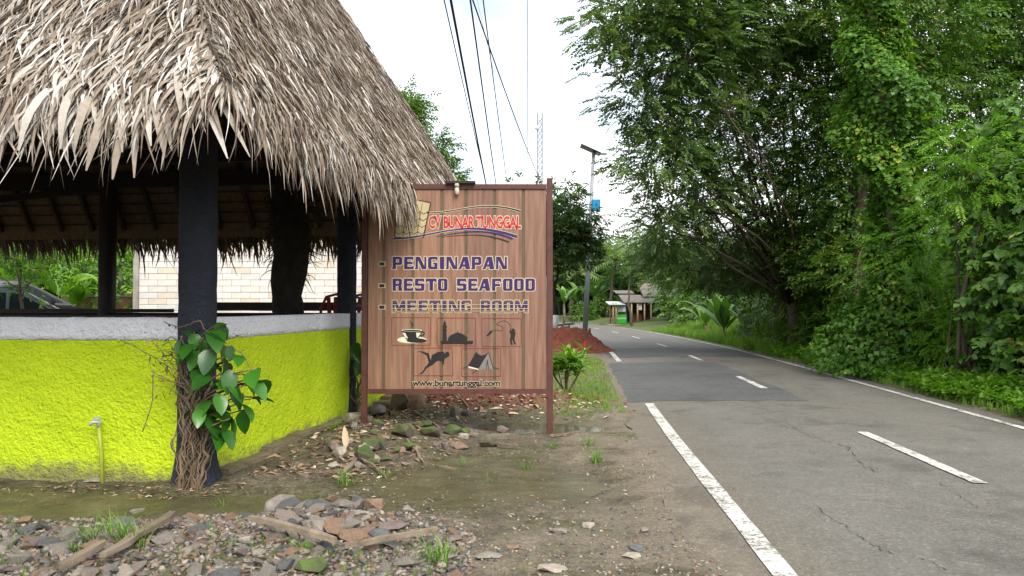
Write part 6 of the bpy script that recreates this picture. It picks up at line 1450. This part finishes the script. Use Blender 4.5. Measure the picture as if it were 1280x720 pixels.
# ------------------------------------------------------------------ stones, rocks and litter
def rock_mesh(name, seed, sx, sy_, sz, mat, npts=15, rough=False):
    rr = random.Random(seed); bm = bmesh.new()
    for i in range(npts):
        d = Vector((rr.gauss(0, 1), rr.gauss(0, 1), rr.gauss(0, 1))).normalized() * rr.uniform(.72, 1.0); bm.verts.new((d.x * sx / 2, d.y * sy_ / 2, d.z * sz / 2))
    r = bmesh.ops.convex_hull(bm, input=bm.verts); bmesh.ops.delete(bm, geom=list({g for g in r['geom_unused'] + r['geom_interior'] if isinstance(g, bmesh.types.BMVert)}), context='VERTS')
    if rough: bmesh.ops.bevel(bm, geom=list(bm.edges), offset=min(sx, sy_, sz) * .035, segments=1, affect='EDGES', clamp_overlap=True); bmesh.ops.triangulate(bm, faces=bm.faces)
    me = bpy.data.meshes.new(name); bm.to_mesh(me); bm.free(); me.materials.append(mat); return me
gravel = thing('gravel_bed', 'bed of broken stones spread along the bottom left', 'gravel', (-2.4, 5.0, 0)); gi = Matrix.Translation(-Vector(gravel.location))
tpl = [[rock_mesh('stone', 400 + 10 * k + j, 1, .72, .46, M_STONES[k]) for j in range(4)] for k in range(6)]
rr = random.Random(99)
def gravel_ok(x, y):
    g = math.exp(-((x + 2.6) / 2.3) ** 4 - ((y - 4.9) / 1.05) ** 4); return rr.random() < g + .04
spots = []
while len(spots) < 300:
    u = rr.uniform(-20, 590); v = 645 + 80 * rr.random() ** .8
    if u > 430 and rr.random() < .5: continue
    if 170 < u < 215 and rr.random() < .6: continue
    g = gnd(u, v, .06); spots.append((g.x, g.y))
for i in range(50): g = gnd(rr.gauss(425, 60), rr.gauss(655, 16), .06); spots[i * 6] = (g.x, g.y)
spots.sort(key=lambda p: p[1])
for i, (x, y) in enumerate(spots):
    k = rr.choice((0, 1, 1, 1, 2, 2, 3, 4, 5, 5)); big = -1.75 < x < -.7 and y > 5.2; o = link('stone', rr.choice(tpl[k]), gravel); o.matrix_parent_inverse = gi; s = rr.uniform(.08, .15) if rr.random() < .75 else rr.uniform(.15, .24)
    if big: s *= 1.6
    o.location = (x, y, hz(x, y) + s * .07); o.scale = (s, s * rr.uniform(.7, 1.2), s * rr.uniform(.6, 1.1)); o.rotation_euler = (rr.uniform(-.5, .5), rr.uniform(-.5, .5), rr.uniform(0, 6.28))
# smaller chips: one mesh per stone colour
def rock_tpl(seed):
    me = rock_mesh('t', seed, 1, .75, .5, M_STONES[0], 9); bm = bmesh.new(); bm.from_mesh(me); bmesh.ops.triangulate(bm, faces=bm.faces); bm.verts.index_update(); V = np.array([v.co[:] for v in bm.verts]); F = np.array([[q.index for q in f.verts] for f in bm.faces]); bm.free(); bpy.data.meshes.remove(me); return V, F
RT = [rock_tpl(s) for s in (1, 2, 3, 4)]
rng = np.random.default_rng(17)
def chips(name, X, Y, smin, smax, mat, parent, inv):
    n = len(X); D = rng.normal(0, 1, (n, 3)); D[:, 2] *= .3; s = rng.uniform(smin, smax, n); L = np.stack([X, Y, height(X, Y) + s * .05], 1)
    o = scatter(name, RT, L, frames(D, rng, roll=.5), s, np.zeros(n), mat, parent, rng=rng)
    if inv is not None: o.matrix_parent_inverse = inv
    o['kind'] = 'stuff'; return o
for k in range(6):
    n = (1100, 2000, 1300, 900, 800, 1100)[k]; X = rng.uniform(-5.0, -.25, n); Y = 3.9 + rng.beta(2, 1.6, n) * 2.25; edge = 6.15 - .25 * np.abs(X + 2.2) * (X > -2.2) - .0; m = Y < edge + rng.normal(0, .12, n); chips('gravel_chips', X[m], Y[m], .022, .09, M_STONES[k], gravel, gi)
for k, (nm, lab) in enumerate((('slate_chips', 'dark slate chips scattered on the dirt shoulder'), ('pale_chips', 'pale stone chips scattered on the dirt shoulder'), ('rusty_chips', 'rusty stone chips scattered on the dirt shoulder'))):
    n = (1500, 2000, 1300)[k]; Y = 4.0 + 8 * rng.random(n) ** 1.6; X = rng.uniform(-1.6, 1.7, n); m = (road_dist(X, Y) < -2.55) & (rng.random(n) < .25 + .75 * sstep(7, 4.5, Y)); o = chips(nm, X[m], Y[m], .012, .055, (M_STONES[0], M_STONES[4], M_STONES[2])[k], None, None); tag(o, lab, 'stone chips')
n = 260; X = np.concatenate([rng.normal(-3.3, .35, n // 2), rng.normal(-1.3, .5, n // 2)]); Y = np.concatenate([rng.normal(5.15, .3, n // 2), rng.normal(4.95, .25, n // 2)])
grass('weeds', 'thin weeds growing between the broken stones', X, Y, np.full(n, .13), 88, .35)
def rock(u, v, w, h, mat, label, seed, z=None, name='rock', cat='rock', group=None, tilt=(0, 0)):
    g = gnd(u, v, .05); z0 = hz(g.x, g.y); g = gnd(u, v, z0); s = g.y / FPX; o = link(name, rock_mesh(name, seed, w * s, w * s * .8, h * s, mat, 20, True)); o.location = (g.x, g.y + w * s * .25, hz(g.x, g.y) + h * s * .22); o.rotation_euler = (tilt[0], tilt[1], seed * 1.3); return tag(o, label + (' in the rubble between side wall and puddle' if label.startswith('small ') and len(label.split()) < 5 else ''), cat, group)
S_ = M_STONES
rock(347, 640, 52, 40, S_[1], 'large angular grey rock at the right end of the gravel', 501); rock(395, 655, 34, 30, S_[1], 'pale streaked rock right of the large angular one', 502); rock(447, 640, 22, 42, S_[0], 'upright dark slate stone among the rubble', 503); rock(466, 642, 40, 32, S_[2], 'rounded brown rock beside the upright slate', 504)
rock(508, 640, 24, 16, S_[1], 'small olive stone alone right of the brown rock', 505); rock(490, 665, 60, 12, S_[3], 'flat purple slab below the brown rock', 506); rock(472, 676, 40, 22, S_[0], 'blue-grey slab lying flat below the purple slab', 507); rock(118, 612, 46, 9, S_[4], 'flat pale stone at the foot of the lime wall', 508); rock(168, 638, 32, 8, S_[1], 'thin grey stone lying in the long puddle', 509); rock(242, 648, 26, 6, S_[4], 'thin pale stone at the near rim of the long puddle', 510)
rock(28, 655, 26, 12, S_[2], 'rust-coloured stone at the left edge of the gravel', 523); rock(150, 660, 50, 16, S_[0], 'long dark slate on the gravel left of the plank', 524); rock(302, 682, 24, 16, S_[4], 'tan rounded stone in the gravel', 525); rock(385, 718, 60, 26, M_MOSS, 'moss-covered lump at the bottom edge', 526); rock(400, 640, 40, 22, S_[3], 'dark purple rock behind the pale streaked one', 527)
for i, (u, v, w, h, m, lab) in enumerate(((506, 545, 46, 26, M_MOSS, 'mossy rock left of the green block under the signboard'), (537, 548, 34, 24, M_MOSS, 'bright mossy block below the signboard'), (565, 545, 30, 20, M_MOSS, 'mossy rock right of the bright mossy block'), (530, 533, 28, 14, M_MOSS, 'small mossy rock behind the bright block'), (460, 562, 32, 28, M_MOSS, 'mossy rock nearest the side wall'), (478, 562, 20, 24, M_MOSS, 'narrow mossy rock beside the one near the wall'),
        (455, 580, 34, 30, M_MOSS, 'dark wet rock in front of the mossy pair'), (425, 575, 26, 24, S_[4], 'pale striped stone leaning near the dry leaf'), (500, 508, 52, 40, S_[3], 'big brown boulder under the left end of the signboard'), (520, 506, 40, 34, S_[2], 'brown boulder right of the big one'), (470, 520, 36, 24, S_[1], 'grey-brown rock at the foot of the signboard post'), (440, 530, 40, 22, S_[4], 'sandy rock at the post with the small vine'), (510, 565, 34, 16, M_MOSS, 'flat mossy stone at the puddle edge'),
        (575, 565, 36, 12, S_[2], 'flat brown stone at the puddle rim'), (610, 560, 26, 18, M_MOSS, 'dark lump standing in the puddle'), (568, 525, 22, 22, S_[5], 'pinkish rock before the red earth'), (415, 560, 24, 20, S_[3], 'brown rock against the side wall'), (628, 540, 20, 14, S_[3], 'small dark rock left of the right sign post'))):
    rock(u, v, w, h, m, lab, 530 + i, group='rocks below the signboard')
rr = random.Random(321)
for i in range(44):
    u, v = rr.uniform(405, 600), rr.uniform(518, 592)
    if v < 505 + (470 - u) * .8 or (v > 572 and u > 520): continue
    rock(u, v, rr.uniform(10, 24), rr.uniform(8, 16), *rr.choice(((M_MOSS, 'small mossy stone'), (M_MOSS, 'small mossy stone'), (S_[3], 'small dark purple-brown stone'), (S_[2], 'small rusty brown stone'), (S_[1], 'small grey stone'), (S_[4], 'small pale stone'))), 700 + i, group='small rubble below the signboard')
for i, (u, v, w, lab) in enumerate(((940 - 240, 668, 30, 'flat grey stone left of the tiny puddle'), (735, 660, 26, 'pale stone chip above the tiny puddle'), (798, 690, 34, 'grey slab near the road edge'), (790, 702, 30, 'pale slab below the grey one near the road'), (640, 688, 26, 'rust stone on the dirt below the puddle'), (610, 700, 40, 'flat grey stone at the bottom centre'), (806, 665, 16, 'small stone at the asphalt edge'), (690, 716, 50, 'pale flat stone at the bottom edge'))):
    rock(u, v, w, 8, S_[(1, 4, 0, 4, 2, 1, 1, 4)[i]], lab, 570 + i, group='flat stones on the shoulder')
# old planks and sticks
def plank(p0, p1, w, label, mat=None, z=.05, name='plank', th=.03, zz=None):
    a = gnd(*p0, z); b = gnd(*p1, z); a.z = hz(a.x, a.y) + z; b.z = hz(b.x, b.y) + z; pts = bend(a, b, 6, .015); V = []; rr = random.Random(int(p0[0])); d = (b - a).normalized(); sd = Vector((-d.y, d.x, 0)).normalized(); F = []
    for i, p in enumerate(pts):
        ww = w / 2 * (rr.uniform(.8, 1.05) if 0 < i < 5 else rr.uniform(.3, .7)); V += [p - sd * ww - Vector((0, 0, th / 2)), p + sd * ww - Vector((0, 0, th / 2)), p + sd * ww * .9 + Vector((0, 0, th / 2)), p - sd * ww * .9 + Vector((0, 0, th / 2))]
    for i in range(5):
        for k in range(4): F.append((4 * i + k, 4 * i + (k + 1) % 4, 4 * i + 4 + (k + 1) % 4, 4 * i + 4 + k))
    F += [(3, 2, 1, 0), (20, 21, 22, 23)]; mb = MB(); mb.add(V, F); return tag(mb.build(name, mat or M_PLANK), label, 'plank' if name == 'plank' else 'stick', None)
plank((216, 650), (128, 712), .075, 'weathered plank lying diagonally across the gravel', z=.09); plank((130, 700), (75, 722), .06, 'weathered plank at the lower left, ending out of view', z=.08); plank((312, 665), (420, 684), .06, 'pale split plank below the large angular rock', M_PLANK, .10); plank((430, 690), (545, 668), .04, 'thin tan batten among the rubble', M_PLANK, .09)
for i, (p0, p1, w, lab) in enumerate((((485, 517), (530, 545), .05, 'tan stick running down from the boulders'), ((518, 520), (548, 538), .03, 'straight stick above the mossy rocks'), ((540, 492), (600, 497), .03, 'pale stick lying on the red earth'), ((600, 512), (655, 497), .03, 'bent pale stick on the red earth'), ((508, 557), (530, 575), .03, 'curved bark strip by the puddle'), ((600, 552), (648, 560), .04, 'grey stick half in the puddle'),
        ((690, 545), (725, 540), .03, 'stick right of the sign post foot'), ((545, 576), (570, 580), .03, 'reddish stick at the puddle rim'), ((430, 590), (445, 576), .05, 'curled tan bark in front of the dark rock'), ((560, 505), (585, 515), .03, 'broken twig on the red earth left'), ((640, 510), (672, 502), .03, 'broken twig on the red earth right'), ((450, 575), (482, 590), .02, 'thin twig near the grass tuft'))):
    plank(p0, p1, w, lab, M_PLANK if i % 3 else M_STEM, .03, 'stick', .02)
lf = leaf_oval(.26, .07, .3, .3); R = Matrix.Rotation(.3, 4, 'Z') @ Matrix.Rotation(1.25, 4, 'X'); g = gnd(432, 562, .1); o = link('dry_leaf', np_mesh('dry_leaf', [tuple(R @ Vector(p)) for p in lf[0]], lf[1], M_LEAFDRY, [.6] * len(lf[0]), True)); o.location = (g.x, g.y, hz(g.x, g.y) + .03); tag(o, 'tall curled dry leaf standing upright by the mossy rocks', 'dry leaf')
# litter of dead leaves and bark crumbs
LT = [(np.array(v), np.array(f)) for v, f in (leaf_oval(.12, .035, .25, .2), leaf_tri(.09, .03), leaf_oval(.07, .03, .1, .1))]
def litter(name, lab, X, Y, tint, smin=.4, smax=1.1):
    n = len(X); D = rng.normal(0, 1, (n, 3)); D[:, 2] *= .12; return tag(scatter(name, LT, np.stack([X, Y, height(X, Y) + .012], 1), frames(D, rng, roll=.5), rng.uniform(smin, smax, n), rng.normal(tint, .25, n), M_LEAFDRY, rng=rng), lab, 'litter', kind='stuff')
n = 1300; litter('leaf_litter', 'dead leaves and bark bits along the side wall', rng.normal(-1.75, .5, n), rng.uniform(7.4, 12.5, n), .22, .3, 1.2)
n = 520; litter('leaf_litter', 'pale wood shreds on the red earth behind the signboard', rng.normal(-.35, .8, n), rng.normal(12.7, .7, n), .65, .5, 1.6)
n = 420; litter('leaf_litter', 'dead leaf bits along the foot of the lime wall', rng.uniform(-5.2, -2.4, n), rng.uniform(6.75, 7.2, n), .15, .3, .8)
n = 200; litter('leaf_litter', 'pale leaf bits floating in the big puddle', rng.normal(-.4, .8, n), rng.normal(7.4, .6, n), .7, .15, .5)
# clods on the red earth behind the sign
n = 900; X = rng.normal(-.45, .85, n); Y = rng.normal(13.0, .65, n); o = chips('earth_clods', X, Y, .03, .13, M_REDSOIL, None, None); tag(o, 'red earth clods heaped behind the signboard', 'soil')
# grass tufts
tl = ((155, 690, .24, 46, 'grass tuft beside the diagonal plank, nearer'), (170, 700, .20, 30, 'grass tuft beside the diagonal plank, at the bottom'), (120, 690, .18, 50, 'low grass patch on the gravel at left'), (548, 705, .20, 46, 'grass tuft at the bottom centre'), (748, 577, .20, 40, 'grass tuft right of the sign post, near the road'), (735, 556, .18, 26, 'grass tuft just behind the one near the road'), (432, 600, .20, 34, 'grass tuft left of the big puddle'), (660, 580, .18, 22, 'thin grass in the puddle below the sign post'), (615, 590, .16, 16, 'thin grass standing in the middle of the puddle'), (580, 575, .14, 14, 'sparse grass at the puddle rim'), (275, 625, .14, 18, 'small grass tuft near the corner post'), (480, 590, .14, 18, 'sparse grass left part of the puddle'), (690, 560, .14, 18, 'grass at the foot of the right sign post'), (420, 545, .12, 60, 'mossy grass along the side wall'), (380, 700, .10, 22, 'tiny grass tuft beside the mossy lump'), (95, 705, .12, 22, 'tiny grass tuft by the lower plank'))
for i, (u, v, h, nb_, lab) in enumerate(tl):
    g = gnd(u, v, .02); V, F = blade_tuft(int(nb_ * 1.3), h * .85, .008, h * (1.25 if i != 13 else 2.2), 600 + i); nb_ = int(nb_ * 1.3); o = link('grass_tuft', np_mesh('grass_tuft', V, F, G_GRASS, np.repeat(np.clip(np.random.default_rng(i).normal(.38, .28, nb_), 0, 1), 5))); o.location = (g.x, g.y, hz(g.x, g.y) - .01); tag(o, lab, 'grass tuft', 'grass tufts on the shoulder')
